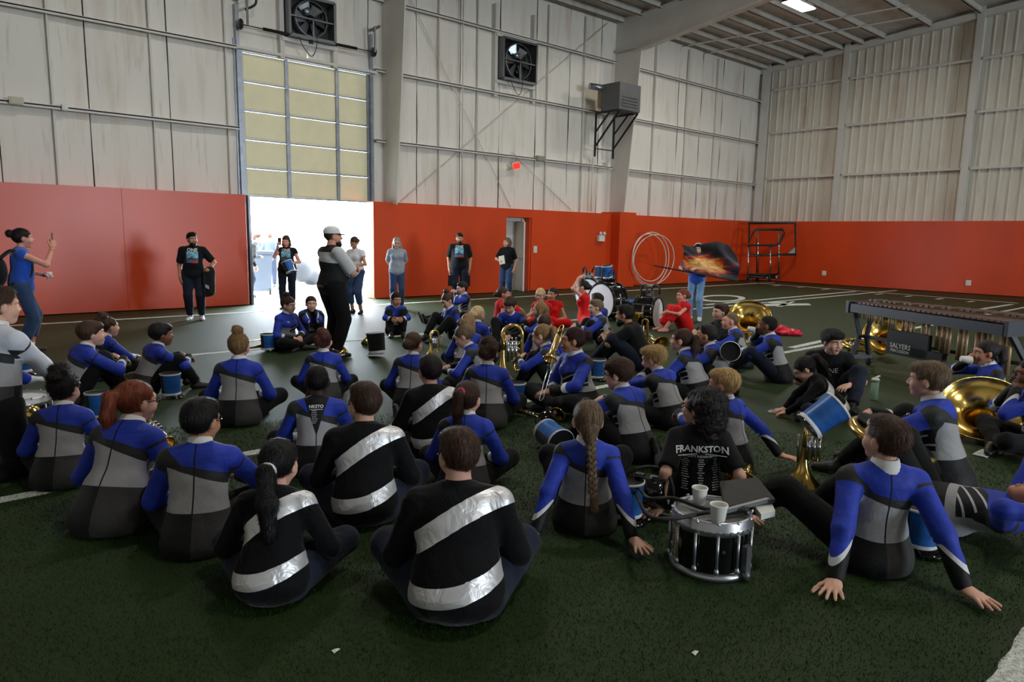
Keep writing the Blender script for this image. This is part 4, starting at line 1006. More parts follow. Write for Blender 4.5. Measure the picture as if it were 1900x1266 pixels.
# ================================================================== people: the cast
def polo_mat():
    m = bpy.data.materials.new('polo'); m.use_nodes = True; nt = m.node_tree; b = nt.nodes['Principled BSDF']; S.nt = nt
    x, v, y = attr(nt, 'tor'); t, a, w_ = attr(nt, 'arm'); tc = nt.nodes.new('ShaderNodeTexCoord')
    grey = rgb((196, 200, 204)); blk = rgb((18, 19, 24))
    col = pick(nt, [(v.gt(.52+x.abs()*-.3), grey), (v.gt(.86)*x.abs().lt(.13), blk), (w_.gt(.5), grey)], blk)
    nt.links.new(col, b.inputs['Base Color']); b.inputs['Roughness'].default_value = .8; folds(nt, tc, b, .4); MATS['polo'] = m
polo_mat()
UNI = 'marching uniforms on the turf'; VEL = 'black velvet tops with silver bands'; RED = 'red dresses on the turf'; ADU = 'adults standing along the wall'
PPL = {}
def add(key, *a, **k): PPL[key] = person(*a, **k)
# ---- back and side views, nearest rows
add('big', 'heavy person in black velvet top with silver bands, nearest seated figure', ('head', 850, 797), 0, 1.02, 1.32, legs='cross', top='velvet', bottom=M_DJEAN, hair='short', hc='brown', head=(-22, -8, 0), glasses=True, q='hi', lean=.12, bend=.30, group=VEL, base=1170)
add('lowpony', 'person in velvet top with long black low ponytail, one knee to the side', ('head', 520, 820), 15, .95, 1.05, sex='f', legs='cross', top='velvet', bottom=M_DJEAN, hair='pony_low', hc='black', head=(10, -14, 0), q='hi', lean=.16, bend=.32, group=VEL, base=1130)
add('velglass', 'person in velvet top and blue-framed glasses, between the open-backed jacket and the ponytail', ('head', 676, 712), 2, 1.0, 1.12, legs='cross', top='velvet', bottom=M_DJEAN, hair='short:1', hc='brown', head=(-28, -6, 0), glasses=True, q='hi', lean=.1, bend=.28, group=VEL, base=990)
add('velback', 'person in velvet top with legs stretched towards the standing speaker', ('head', 798, 662), -12, 1.0, 1.05, legs='ext', top='velvet', bottom=M_TROUS, hair='short:2', hc='dark', head=(-8, -4, 0), q='hi', lean=.0, bend=.3, group=VEL, base=862)
add('pinktie', 'uniformed person with brown ponytail held by a pink tie', ('head', 868, 712), 8, .96, .95, sex='f', legs='cross', hair='pony', hc='brown', head=(16, -4, 0), q='hi', lean=.1, bend=.25, group=UNI, base=930)
add('braid', 'uniformed person with long auburn braid leaning back on both hands', ('head', 1092, 748), 0, 1.0, 1.0, sex='f', legs='loose', armL='back', armR='back', hair='braid', hc='mouse', head=(-8, -2, 0), q='hi', lean=-.20, bend=.22, group=UNI, base=1018)
add('frank', 'person with big curly dark hair and printed black t-shirt behind the snare drum', ('head', 1305, 726), -12, 1.0, 1.05, sex='f', legs='ext', armL='backnear', armR='backnear', top='tee', bottom=M_DJEAN, hair='curly', hc='dark', head=(-55, 4, 0), glasses=True, q='hi', lean=-.12, bend=.15, base=978)
add('propped', 'uniformed person in front of the sousaphone player, propped on both bare hands', ('head', 1655, 777), -24, 1.04, 1.02, legs='mix', legspec=((-.66, .40, .075), (-.10, .60, .083), (-.5, .3, .35), (.1, 0, 1), (-.8, .1, .55), (-.3, 1, 0)), armL='back', armR='back', hair='short:3', hc='brown', head=(-28, 6, 0), q='hi', lean=-.26, bend=.16, group=UNI, base=1115)
add('tubist', 'sandy-haired uniformed person sitting beside the large gold sousaphone bell', ('head', 1728, 672), -82, 1.04, 1.0, legs='loose', armL='knee', armR='knee', hair='side', hc='mouse', head=(0, 0, 0), q='hi', lean=.04, bend=.26, group=UNI, base=925)
add('opened', 'dark-skinned uniformed person whose jacket is unzipped over a printed black t-shirt', ('head', 588, 680), 4, .98, .98, legs='cross', top='uniform_o', hair='buzz', hc='black', skin='dark', head=(0, -4, 0), q='hi', lean=.1, bend=.25, collar=False, group=UNI, base=890)
add('sidedark', 'uniformed person with short dark hair and glasses, right of the red ponytail', ('head', 372, 743), 14, 1.0, 1.0, legs='cross', armR='fore', hair='short:4', hc='black', head=(24, -6, 0), glasses=True, q='hi', lean=.1, bend=.24, skin='tan', group=UNI, base=1040)
add('redpony', 'uniformed person with red ponytail and glasses looking to the side', ('head', 250, 708), 34, 1.03, 1.05, sex='f', legs='cross', hair='pony', hc='red', head=(26, -2, 0), glasses=True, q='hi', lean=.26, bend=.34, group=UNI, base=985)
add('darkbun', 'uniformed person with dark messy bun below the white-gloved hands', ('head', 118, 694), 18, .95, .98, sex='f', legs='cross', hair='messybun', hc='dark', head=(14, -8, 0), q='hi', lean=.12, bend=.28, group=UNI, base=912)
add('blondbun', 'uniformed person with blond top bun sitting alone on the open turf', ('head', 443, 619), 10, .97, 1.0, sex='f', legs='cross', hair='bun_top', hc='dirty', head=(10, -6, 0), q='hi', lean=.1, bend=.22, group=UNI, base=797)
add('cropred', 'uniformed person with short reddish brown hair straight behind the standing speaker', ('head', 600, 616), 4, .96, 1.0, sex='f', legs='cross', hair='updo', hc='auburn', head=(6, -6, 0), lean=.1, bend=.24, group=UNI, base=752)
add('sidebun', 'uniformed person with loose side bun and flyaway strands', ('head', 768, 619), 8, .92, .95, sex='f', legs='cross', hair='bun_low', hc='brown', head=(20, -10, 0), lean=.12, bend=.24, group=UNI, base=765)
add('curlup', 'uniformed person with curly brown updo behind the pink hair tie', ('head', 905, 632), 2, .98, 1.0, sex='f', legs='cross', hair='updo:2', hc='brown', head=(-4, -8, 0), q='hi', lean=.12, bend=.26, group=UNI, base=800)
add('wavyboy', 'uniformed person with wavy brown hair and knees drawn up, farthest left pair', ('head', 165, 598), 68, 1.02, .98, legs='knees', armL='knee', armR='knee', hair='mop', hc='brown', head=(16, 4, 0), lean=.22, bend=.28, group=UNI)
add('flybun', 'uniformed person with untidy bun half hidden behind the wavy brown hair', ('head', 199, 590), 58, .88, .95, sex='f', legs='ext', armL='fore', armR='fore', hair='messybun:1', hc='brown', head=(10, 0, 0), lean=.15, bend=.25, group=UNI)
add('blackcrop', 'uniformed person with cropped black hair beside an upright blue shako', ('head', 297, 602), 66, 1.0, .98, legs='loose', armL='knee', armR='knee', hair='mop:1', hc='black', skin='brown', head=(14, 0, 0), lean=.2, bend=.25, group=UNI, base=738)
add('gloved', 'kneeling uniformed person with white sleeve and white gloves at the picture edge', ('head', -8, 532), 50, 1.08, 1.0, legs='kneel', armL=((.20, .42, .06), (1, -.3, -.4), 'flat', (-.1, 1, -.1), (.2, .1, 1)), armR=((.02, .50, .02), (1, -.3, -.5), 'flat', (-.1, 1, -.2), (.2, .1, 1)), top='uniform_w', gloves=True, hair='short', hc='brown', head=(20, 0, 0), q='hi', lean=.08, bend=.1, group=UNI)
# ---- far side of the circle
add('topknot', 'uniformed person with top knot sitting cross-legged near the doorway', ('head', 535, 552), 140, .95, 1.0, sex='f', legs='cross', hair='bun_top', hc='brown', head=(-12, -6, 0), q='hi', lean=.05, bend=.15, group=UNI)
add('hands_chin', 'dark-haired uniformed person resting chin on both hands', ('head', 577, 551), 172, .93, .95, sex='f', legs='knees', armL='chin', armR='chin', hair='bun_low', hc='dark', head=(0, 0, 0), lean=.22, bend=.35, group=UNI)
add('hugger', 'uniformed person hugging drawn-up knees next to a black shako', ('head', 735, 544), 176, .92, .92, sex='f', legs='knees', armL='hug', armR='hug', hair='bun_low:1', hc='dark', skin='tan', head=(-18, -8, 0), q='hi', lean=.14, bend=.3, group=UNI)
add('lookdown', 'uniformed person with high bun looking down over a baritone horn', ('head', 826, 546), -122, .97, .98, sex='f', legs='loose', armL='lap', armR='lap', hair='bun_top', hc='brown', head=(0, -26, 0), lean=.12, bend=.3, group=UNI)
add('stretched', 'uniformed person with outstretched legs drinking beside the wall', ('head', 857, 524), -108, .98, 1.0, legs='ext', armL='drink', armR='drink', hair='short', hc='dark', head=(0, -8, 0), lean=-.05, bend=.25, group=UNI)
add('palebun', 'uniformed person with pale blond pinned hair', ('head', 889, 570), 25, .9, .92, sex='f', legs='cross', hair='bun_low', hc='light', head=(20, -12, 0), lean=.1, bend=.25, group=UNI)
add('longlight', 'uniformed person with long light brown hair down the back', ('head', 870, 584), 8, .92, .92, sex='f', legs='cross', hair='long', hc='dirty', head=(10, -14, 0), lean=.12, bend=.25, group=UNI)
add('profilebun', 'uniformed person in profile with tight bun fiddling with the fingers', ('head', 853, 607), -78, .95, .95, sex='f', legs='cross', armL='fore', armR='fore', hair='bun_top', hc='mouse', head=(0, -30, 0), lean=.22, bend=.35, group=UNI)
add('redlook', 'person in red dress with dark low bun looking over the shoulder', ('head', 933, 534), 70, .97, .92, sex='f', legs='knees', armL='knee', armR='side', top='red', skirt=True, shoes=None, hair='bun_low', hc='brown', skin='tan', head=(25, 0, 0), lean=.0, bend=.15, group=RED)
add('bowcut', 'uniformed person with brown bowl cut facing the camera and looking down', ('head', 945, 555), -168, .98, .98, legs='loose', armL='shin', armR='shin', hair='mop', hc='brown', head=(10, -24, 0), q='hi', lean=.2, bend=.35, group=UNI)
add('redblond', 'person in red dress with blond hair pulled back and glasses', ('head', 1003, 536), -142, .98, 1.1, sex='f', legs='cross', armL='knee', armR='lap', top='red', skirt=True, shoes=None, hair='bun_low', hc='light', glasses=True, head=(-20, 0, 0), lean=.05, bend=.2, group=RED)
add('redback', 'person in red dress half hidden behind the blond one', ('head', 1026, 535), -172, .96, .95, sex='f', legs='cross', top='red', skirt=True, shoes=None, hair='bun_low', hc='dark', skin='tan', head=(20, 0, 0), lean=.05, bend=.2, group=RED)
add('redhands', 'person in red dress with both hands raised to the hair', ('head', 1082, 521), -80, 1.0, .92, sex='f', legs='kneel', lift=-.34, armL='head', armR='head', top='red', skirt=True, shoes=None, hair='bun_low', hc='dark', head=(0, -6, 0), lean=-.02, bend=.1, group=RED, legspec=((-.12, -.30, .06), (.12, -.30, .06), (-.3, 1, .1), (.3, 1, .1), (0, -1, -.2), (0, -1, -.2)))
add('blondbob', 'uniformed person with straight blond bob in profile', ('head', 1001, 562), -82, .9, .9, sex='f', legs='knees', armL='knee', armR='knee', hair='bob', hc='dirty', head=(0, -8, 0), lean=.12, bend=.3, group=UNI)
add('brownbob', 'uniformed person with short brown bob seen from behind', ('head', 1010, 586), 10, .88, .9, legs='cross', hair='mop:2', hc='brown', head=(-10, -10, 0), lean=.15, bend=.3, group=UNI)
add('blondpony', 'uniformed person with blond ponytail beside the upright baritone horn', ('head', 1003, 604), -72, .96, .95, sex='f', legs='knees', armL='knee', armR='knee', hair='pony_side', hc='dirty', head=(0, -14, 0), lean=.15, bend=.35, group=UNI)
add('trombonist', 'heavy uniformed person with dark red bun holding a trombone slide', ('head', 1066, 609), -128, 1.03, 1.22, sex='f', legs='cross', armL='fore', armR='hold', hair='bun_back', hc='darkred', skin='tan', head=(30, 2, 0), q='hi', lean=.0, bend=.2, group=UNI)
add('turned', 'young uniformed person with short brown hair between the drums and the bearded figure', ('head', 1106, 557), -104, .97, .9, legs='knees', armL='knee', armR='knee', hair='short:1', hc='mouse', head=(0, -4, 0), lean=.1, bend=.22, group=UNI)
add('hidden', 'dark-haired uniformed person directly behind a short-haired one', ('head', 1108, 545), -60, .98, .95, legs='cross', hair='short', hc='dark', head=(0, -4, 0), lean=.1, bend=.2, group=UNI)
add('beard', 'bearded person in black t-shirt with arms stretched over the knees', ('head', 1160, 566), -74, 1.1, 1.14, legs='loose', armL='knee', armR='knee', top='tee', bottom=M_DJEAN, hair='short', hc='dark', skin='tan', head=(-4, -4, 0), q='hi', lean=.2, bend=.35, base=692)
add('specs', 'uniformed person with thick brown hair and glasses behind the braid', ('head', 1147, 668), -48, 1.0, .98, legs='loose', armL='knee', armR='knee', hair='mop', hc='brown', glasses=True, head=(-22, -8, 0), q='hi', lean=.14, bend=.35, group=UNI, base=862)
add('thinker', 'blond uniformed person with a hand at the chin', ('head', 1210, 645), -56, .96, .98, legs='cross', armL='chin', armR='chin', hair='messy', hc='blond', head=(-14, -14, 0), q='hi', lean=.2, bend=.38, group=UNI, base=800)
add('streak', 'uniformed person with blond-streaked dark hair tied at the back', ('head', 1268, 612), -68, 1.03, 1.08, sex='f', legs='cross', armL='fore', armR='fore', hair='pony_side', hc='brown', head=(-12, 4, 0), q='hi', lean=.2, bend=.3, group=UNI, base=752)
add('dreamer', 'uniformed person with short black hair leaning towards the blond streaks', ('head', 1315, 604), -78, .98, .95, legs='knees', armL='knee', armR='knee', hair='short:2', hc='dark', skin='tan', head=(-8, 6, 0), lean=.2, bend=.28, group=UNI)
add('darktop', 'person in plain dark top with tousled brown hair before a gold bell', ('head', 1338, 565), -118, .97, 1.0, legs='loose', armL='knee', armR='knee', top='blacklong', hair='messy:1', hc='brown', head=(-10, 2, 0), lean=.05, bend=.2)
add('buzzcut', 'uniformed person with sandy crew cut in front of a gold bell', ('head', 1358, 582), -92, .92, 1.02, legs='knees', armL='knee', armR='knee', hair='buzz', hc='mouse', skin='pink', head=(-10, 4, 0), lean=.15, bend=.25, group=UNI)
add('drinker', 'uniformed person drinking from a white cup, a black shako on the knees', ('head', 1427, 587), -84, 1.04, .98, legs='loose', armL='knee', armR='drink', hair='buzz:1', hc='dark', skin='brown', bottom=M_DJEAN, head=(0, 4, 0), q='hi', lean=.08, bend=.28, group=UNI, base=716)
add('redleft', 'person in red dress sitting apart beside the flag twirler', ('head', 1268, 537), -118, .97, .9, sex='f', legs='knees', armL='knee', armR='lap', top='red', skirt=True, shoes=None, hair='bun_low', hc='red', skin='pink', head=(0, 0, 0), lean=.0, bend=.18, group=RED, base=622)
add('bigtee', 'heavy person in printed black t-shirt sitting next to the green bottle', ('head', 1547, 613), 168, 1.03, 1.22, legs='loose', armL='fore', armR='lap', top='tee', bottom=M_DJEAN, hair='mop', hc='dark', head=(-26, -6, 0), q='hi', lean=.16, bend=.35, sleeve=.95)
add('crouch', 'person in velvet top bent over a patch of white bits on the turf', ('head', 1484, 668), -98, .96, 1.0, sex='f', legs='cross', armL='floor', armR='floor', top='velvet', bottom=M_DJEAN, hair='pony', hc='dark', head=(0, -36, 0), q='hi', lean=.4, bend=.5, group=VEL, base=785)
add('fairboy', 'blond uniformed person leaning on one black-gloved hand', ('head', 1345, 688), -62, .97, .95, legs='knees', armL='knee', armR='back', hair='side', hc='blond', skin='pink', head=(-14, -2, 0), q='hi', lean=.0, bend=.25, group=UNI, base=885)
add('sipper', 'long-haired uniformed person sipping from a white cup under the marimba', ('head', 1832, 634), -112, .97, .98, sex='f', legs='cross', armL='lap', armR='drink', hair='pony', hc='dark', skin='tan', head=(-6, 0, 0), lean=.1, bend=.25, group=UNI)
add('edge', 'dark-haired person with glasses cut off by the picture edge behind the gold bell', ('head', 1918, 668), -105, 1.0, 1.0, sex='f', legs='cross', armL='chin', armR='chin', top='uniform', hair='curly', hc='black', skin='brown', glasses=True, head=(0, 0, 0), lean=.1, bend=.25, group=UNI)
_p = onz(1722, 972)
add('lying', 'uniformed person lying on the back with one bent arm, behind the propped one', ('pos', _p[0], _p[1]), -80, 1.0, 1.0, legs='lying', legspec=((-.12, .34, .083), (.12, .36, .083), (-.1, 0, 1), (.1, 0, 1), (-.3, 1, 0), (.3, 1, 0)), armL=((.30, -.62, .30), (1, .4, .5), 'relax', (-.3, -.8, .3), (.3, 0, 1)), armR=((.14, -.60, .34), (1, .9, .35), 'relax', (-.6, -.7, -.1), (.3, 0, 1)), hair='short', hc='dark', skin='tan', head=(0, 78, 0), q='hi', lean=-1.46, bend=.12, lying=True, group=UNI)
# ---- standing
add('speaker', 'standing speaker in white mesh cap and two-tone polo with folded arms', ('foot', 618, 662), 62, 1.06, 1.46, legs='stand', armL='crossed', armR=((.02, .25, .16), (1, .0, -.5), 'relax', (-1, .1, .2), (0, 1, .2)), top='polo', bottom=M_TROUS, hair='buzz', hc='brown', skin='pink', head=(18, 0, 0), q='hi', lean=-.02, bend=.06, group=ADU)
add('filmer', 'standing person in blue sleeveless shirt filming with a raised phone', ('foot', 50, 655), 84, 1.0, 1.12, sex='f', legs='stride', armL='hold', armR='phone', top='tank', bottom=M_JEAN, leg=1.66, socks=True, shoes='brown', hair='bun_back', hc='dark', skin='pink', head=(0, 0, 0), q='hi', lean=.02, bend=.08, group=ADU)
add('jacketman', 'standing person in printed black t-shirt with a jacket over one arm', ('foot', 364, 594), -174, .98, 1.22, legs='stand', armL=((.29, .16, .06), (.7, -1, -.1), 'grip', (-.2, 1, .1), (.3, .1, 1)), armR='down', top='tee', bottom=M_DJEAN, shoes='white', hair='short', hc='black', skin='tan', head=(-26, 0, 0), q='hi', lean=-.02, bend=.06, group=ADU)
add('hatlady', 'standing person in doorway holding up a phone and a blue shako', ('foot', 535, 574), -172, .96, 1.18, sex='f', legs='stand', armL='hold', armR='phone', top='blacktank', bottom=M_DJEAN, hair='bob', hc='brown', skin='pink', head=(8, -14, 0), lean=.0, bend=.06, group=ADU)
add('whitetop', 'standing person in white blouse and capri jeans reading a tablet', ('foot', 662, 582), -150, .96, 1.0, sex='f', legs='stand', armL='hold', armR='hold', top='whitetee', bottom=M_JEAN, leg=1.25, hair='bun_low', hc='brown', skin='tan', head=(0, -26, 0), lean=.02, bend=.08, group=ADU)
add('greylady', 'standing person with long grey hair, glasses and grey t-shirt', ('foot', 737, 574), 178, .96, 1.0, sex='f', legs='stand', armL='behind', armR='behind', top='greytee', bottom=M_JEAN, hair='long', hc='grey', skin='fair', glasses=True, head=(4, -6, 0), lean=.0, bend=.05, group=ADU)
add('bagman', 'tall heavy person in printed black t-shirt carrying dark bags at both sides', ('foot', 852, 562), -178, 1.04, 1.35, legs='stand', armL='down', armR='down', top='tee', bottom=M_DJEAN, hair='short', hc='black', skin='tan', head=(0, -8, 0), lean=.0, bend=.05, group=ADU)
add('notebook', 'standing person in black t-shirt by the side door holding papers', ('foot', 940, 555), -158, .98, 1.05, sex='f', legs='stand', armL='down', armR='hold', top='tee', bottom=M_JEAN, leg=1.45, hair='bob', hc='mouse', skin='fair', head=(24, -4, 0), lean=.0, bend=.05, group=ADU)
add('twirler', 'standing person in blue t-shirt and light jeans waving a flag', ('foot', 1289, 595), -166, .96, .95, sex='f', legs='stand', armL=((.02, .30, .22), (1, -.2, -.4), 'grip', (-.3, 1, -.1), (.3, .2, 1)), armR=((.20, .28, .16), (1, -.3, -.4), 'grip', (-.6, .7, -.1), (.1, .3, 1)), top='bluetee', bottom=M_LJEAN, shoes='white', hair='bun_low', hc='black', skin='fair', head=(-6, 0, 0), q='hi', lean=.0, bend=.05, group=ADU)
for nm, lb, u, v, fc, tp, hr in (('out1', 'person in dark blue shirt outside the door, nearest the door track', 473, 533, 20, 'navytee', 'short'), ('out2', 'person in dark blue shirt outside beside the grey bin', 503, 534, 10, 'navytee', 'short:1'), ('out3', 'person in plaid dark sleeve bending at the door track outside', 462, 552, 90, 'blacklong', 'short:2')):
    add(nm, lb, ('foot', u, v), fc, 1.0, 1.05, legs='stand', armL='down', armR='down' if nm != 'out3' else 'hold', top=tp, bottom=M_DJEAN, hair=hr, hc='brown', head=(0, -10, 0), lean=.35 if nm == 'out3' else .05, bend=.1, group='people outside the door')
# ================================================================== props: materials
M_BRASS = mat('gold_brass', (240, 204, 116), .19, metal=1.0, noise=(3, .08)); M_CHROME = mat('chrome', (205, 208, 214), .18, metal=1.0); M_ALU = mat('brushed_rim', (186, 188, 194), .34, metal=.9)
M_SHELL = mat('black_gloss', (10, 10, 13), .12, coat=.4); M_DHEAD = mat('drum_head', (240, 244, 250), .45); M_DHEADG = mat('grey_drum_head', (120, 122, 122), .4, noise=(7, .18)); M_RUB = mat('black_rubber', (14, 14, 15), .6); M_FOAM = mat('white_foam', (236, 236, 232), .7)
M_SHAKO = mat('shako_blue', (40, 104, 186), .35, noise=(5, .3, (1, 1, 4))); M_SHBLK = cloth('shako_black', (16, 17, 20), bump=.1); M_TRIM = mat('white_trim', (214, 216, 218), .5); M_WOOD = mat('rosewood', (96, 58, 40), .4, noise=(20, .3, (1, 8, 1))); M_RESO = mat('resonator_gold', (178, 150, 116), .45, metal=.35)
M_FRAME = mat('frame_blue_black', (34, 38, 50), .45); M_PLAST = mat('white_plastic', (226, 226, 220), .5); M_INK = mat('white_ink', (228, 228, 226), .8); M_PAPER = mat('paper', (226, 222, 210), .8)

def bell_prof(L, r0, r1, n=14, p=3.2):
    o = []
    for i in range(n): t = i/(n-1); o.append((r0+(r1-r0)*(.22*t+.78*t**p), -L+L*t))
    return o
def bell(L, r0, r1, seg=36, p=3.2):
    pr = bell_prof(L, r0, r1, p=p); q = [(r-.004, z) for r, z in pr]
    return MB().lathe(pr+[(r1+.006, .003), (r1+.004, .009), (r1-.004, .006)]+q[::-1], seg)
def at_frame(pos, axis, up=(0, 0, 1)):
    """matrix whose Z axis is axis"""
    z = np.asarray(axis, float); z /= np.linalg.norm(z); u = np.asarray(up, float)
    if abs(u@z) > .97: u = np.array((1., 0, 0))
    x = np.cross(u, z); x /= np.linalg.norm(x); M = np.eye(4); M[:3, 0] = x; M[:3, 1] = np.cross(z, x); M[:3, 2] = z; M[:3, 3] = pos; return M
def toward_cam(p, up=.0):
    d = CAM_P-np.asarray(p); d[2] = 0; d /= np.linalg.norm(d); return d*math.cos(up)+np.array((0, 0, math.sin(up)))
def root_at(name, p, rz=0, **k):
    return empty(name, tuple(p), rz, **k)
def loc(o, M): return T(*(-np.array(o.location)))@M

# ---- sousaphones
def sousaphone(label, bell_c, axis, body_c, body_n, rim=.33, ring=.30, base=None):
    o = root_at('sousaphone', (body_c[0], body_c[1], 0), label=label, cat='sousaphone', group='gold sousaphones')
    BM = at_frame(bell_c, axis); bell(.42, .055, rim, 44, 5.0).build('bell', M_BRASS, o, M=loc(o, BM))
    th = np.asarray(bell_c)-np.asarray(axis)/np.linalg.norm(axis)*.42; RM = at_frame(body_c, body_n)
    ringp = [xf(np.array([[ring*math.cos(a), ring*.9*math.sin(a), .05*a/6]]), RM)[0] for a in np.linspace(.3, 5.9, 30)]
    d0 = -np.asarray(axis)/np.linalg.norm(axis)
    con = catmull([th, th+d0*.10, (th+d0*.2+ringp[0])/2, ringp[0]], 8)
    MB().tube(np.concatenate([con[:-1], ringp]), np.concatenate([np.linspace(.055, .046, len(con)-1), np.linspace(.046, .026, 30)]), 12).build('body_tube', M_BRASS, o, M=loc(o, np.eye(4)))
    r2 = [xf(np.array([[ring*.72*math.cos(a), ring*.66*math.sin(a), .06]]), RM)[0] for a in np.linspace(.8, 6.2, 26)]
    MB().tube(r2, .017, 9).build('inner_tube', M_BRASS, o, M=loc(o, np.eye(4)))
    for k in range(3):
        p = xf(np.array([[-.06+.055*k, -ring*.55, .10]]), RM)[0]; q = xf(np.array([[-.06+.055*k, -ring*.55, -.10]]), RM)[0]
        MB().tube([q, p], .021, 10).tube([p, p+(p-q)*.12], .008, 6).build('valve', M_CHROME, o, M=loc(o, np.eye(4)))
    mp = [xf(np.array([[ring*.3, ring*.2, .08]]), RM)[0], xf(np.array([[.05, ring*.1, .16]]), RM)[0], xf(np.array([[-.1, .0, .26]]), RM)[0]]
    MB().tube(catmull(mp), .008, 8).build('mouthpipe', M_CHROME, o, M=loc(o, np.eye(4)))
    return o
def depth_of(u, v, z=0): return float((onz(u, v, z)-CAM_P)@C_FWD)
p = atd(1390, 588, 10.6); sousaphone('gold sousaphone behind the crew cut, bell tipped up on the turf', p, toward_cam(p, .80), np.array((p[0]+.12, p[1]+.28, .09)), (0, -.3, 1), .32)
p = atd(1645, 620, 9.9); sousaphone('gold sousaphone lying under the marimba, bell facing the camera', p, toward_cam(p, .60), np.append(onz(1610, 668)[:2]+(.12, .2), .14), (-.1, -.15, 1), .30, .27)
p = atd(1825, 757, 6.0); b = atd(1655, 822, 4.9); sousaphone('large gold sousaphone with wide bell beside the sandy-haired player', p, toward_cam(p, .84), b, (0.1, -.35, 1), .335, .30)

# ---- smaller brass
def horn(name, label, M, kind, **k):
    """M: local frame, instrument upright along +Z with the bell at the bottom opening downwards"""
    o = bpy.data.objects.new(name, None); o.matrix_world = Matrix(M.tolist()); link(o, None, label, k.get('cat', 'brass horn'), k.get('group', 'brass horns on the turf'))
    if kind == 'baritone':
        bell(.30, .022, .125, 30, 3.5).build('bell', M_BRASS, o, M=T(-.10, 0, 0)@RX(math.pi)@T(0, 0, 0))
        pts = [(-.10, 0, .30), (-.10, 0, .46)]+[(-.0+.10*-math.cos(a), 0, .46+.10*math.sin(a)) for a in np.linspace(0, np.pi, 12)]+[(.10, 0, .44), (.10, 0, .12)]+[(.06+.04*math.cos(a), 0, .12-.04*math.sin(a)) for a in np.linspace(.2, np.pi, 8)]+[(.02, 0, .25)]
        MB().tube(pts, np.linspace(.024, .012, len(pts)), 12).build('body_tube', M_BRASS, o)
        for i in range(3):
            x = -.045+.04*i; MB().tube([(x, -.03, .18), (x, -.03, .40)], .016, 12).tube([(x, -.03, .40), (x, -.03, .435)], .005, 6).lathe([(0, .002), (.011, .002), (.011, -.004), (0, -.004)], 10, M=T(x, -.03, .437)).build('valve', M_CHROME, o)
        for i, z in enumerate((.24, .30, .36)):
            pts = [(-.05, .0, z), (.055, -.012, z)]+[(.055+.014*math.sin(a), -.012, z+.014-.014*math.cos(a)) for a in np.linspace(0, np.pi, 6)]+[(-.05, 0, z+.028)]
            MB().tube(pts, .007, 8).build('valve_slide', M_BRASS, o)
        MB().tube(catmull([(.045, -.03, .38), (.10, -.08, .42), (.08, -.14, .46)]), .006, 8).lathe([(.006, 0), (.014, .03), (.012, .032), (.004, .02)], 12, M=at_frame((.08, -.14, .46), (-.2, -.6, .4))).build('mouthpipe', M_CHROME, o)
    elif kind == 'mello':
        bell(.26, .018, .13, 34, 3.8).build('bell', M_BRASS, o, M=RX(math.pi))
        pts = [(0, 0, .26), (0, 0, .38)]+[(.05-.05*math.cos(a), 0, .38+.05*math.sin(a)) for a in np.linspace(0, np.pi, 10)]+[(.10, 0, .36), (.10, 0, .20)]+[(.075+.025*math.cos(a), 0, .20-.03*math.sin(a)) for a in np.linspace(.2, np.pi, 7)]+[(.05, 0, .34)]
        MB().tube(pts, np.linspace(.019, .010, len(pts)), 12).build('body_tube', M_BRASS, o)
        for i in range(3): x = .02+.033*i; MB().tube([(x, -.025, .18), (x, -.025, .34)], .014, 12).tube([(x, -.025, .34), (x, -.025, .37)], .005, 6).build('valve', M_CHROME, o)
        MB().tube([(-.03, .02, .14), (-.04, .02, .34)], .009, 8).tube([(-.03, .02, .14), (.02, .02, .12), (.06, .02, .16), (.06, .02, .3)], .008, 8).build('lead_pipe', M_CHROME, o)
    elif kind == 'trumpet':
        bell(.24, .010, .065, 26, 3.6).build('bell', M_BRASS, o, M=RX(math.pi))
        pts = [(0, 0, .24), (0, 0, .36)]+[(.035-.035*math.cos(a), 0, .36+.035*math.sin(a)) for a in np.linspace(0, np.pi, 9)]+[(.07, 0, .18)]
        MB().tube(pts, .0075, 10).build('body_tube', M_BRASS, o)
        for i in range(3): MB().tube([(.02, .0, .20+.035*i), (.10, 0, .20+.035*i)], .011, 10).build('valve', M_CHROME, o)
        MB().tube([(.07, 0, .42), (.07, 0, .10)]+[(.045+.025*math.cos(a), 0, .10-.03*math.sin(a)) for a in np.linspace(.2, np.pi, 6)]+[(.02, 0, .2)], .0065, 8).build('tuning_slide', M_BRASS, o)
    elif kind == 'trombone':
        bell(.42, .012, .10, 28, 4.5).build('bell', M_BRASS, o, M=RX(math.pi))
        MB().tube([(0, 0, .42)]+[(.05-.05*math.cos(a), 0, .50+.05*math.sin(a)) for a in np.linspace(0, np.pi, 10)]+[(.10, 0, .10)], .009, 10).build('bell_tube', M_BRASS, o)
        MB().tube([(.10, 0, .14), (.10, 0, -.62)]+[(.06+.04*math.cos(a), .0, -.62-.04*math.sin(a)) for a in np.linspace(.2, np.pi-.2, 7)]+[(.02, 0, -.62), (.02, 0, .12)], .0075, 8).build('slide', M_CHROME, o)
        MB().tube([(.0, 0, .13), (.12, 0, .13)], .006, 8).tube([(.0, 0, .02), (.12, 0, .02)], .006, 8).build('brace', M_CHROME, o)
    return o
def standM(u, v, rot=0, s=1.0, z=0.0, tilt=0.0):
    p = onz(u, v, z); h = math.atan2(p[0], p[1]); return T(*p)@RZ(-h+rot)@RY(tilt)@SCL(s)
horn('baritone_horn', 'gold baritone horn standing on its bell beside the blond ponytail', standM(950, 702, 0, 1.12), 'baritone', cat='baritone horn')
horn('baritone_horn', 'gold baritone horn held in the lap of the person looking down', standM(806, 662, .5, .62, .06), 'baritone', cat='baritone horn')
horn('mellophone', 'gold mellophone standing bell down under a tilted blue shako', standM(1487, 897, .2, 1.0), 'mello', cat='mellophone')
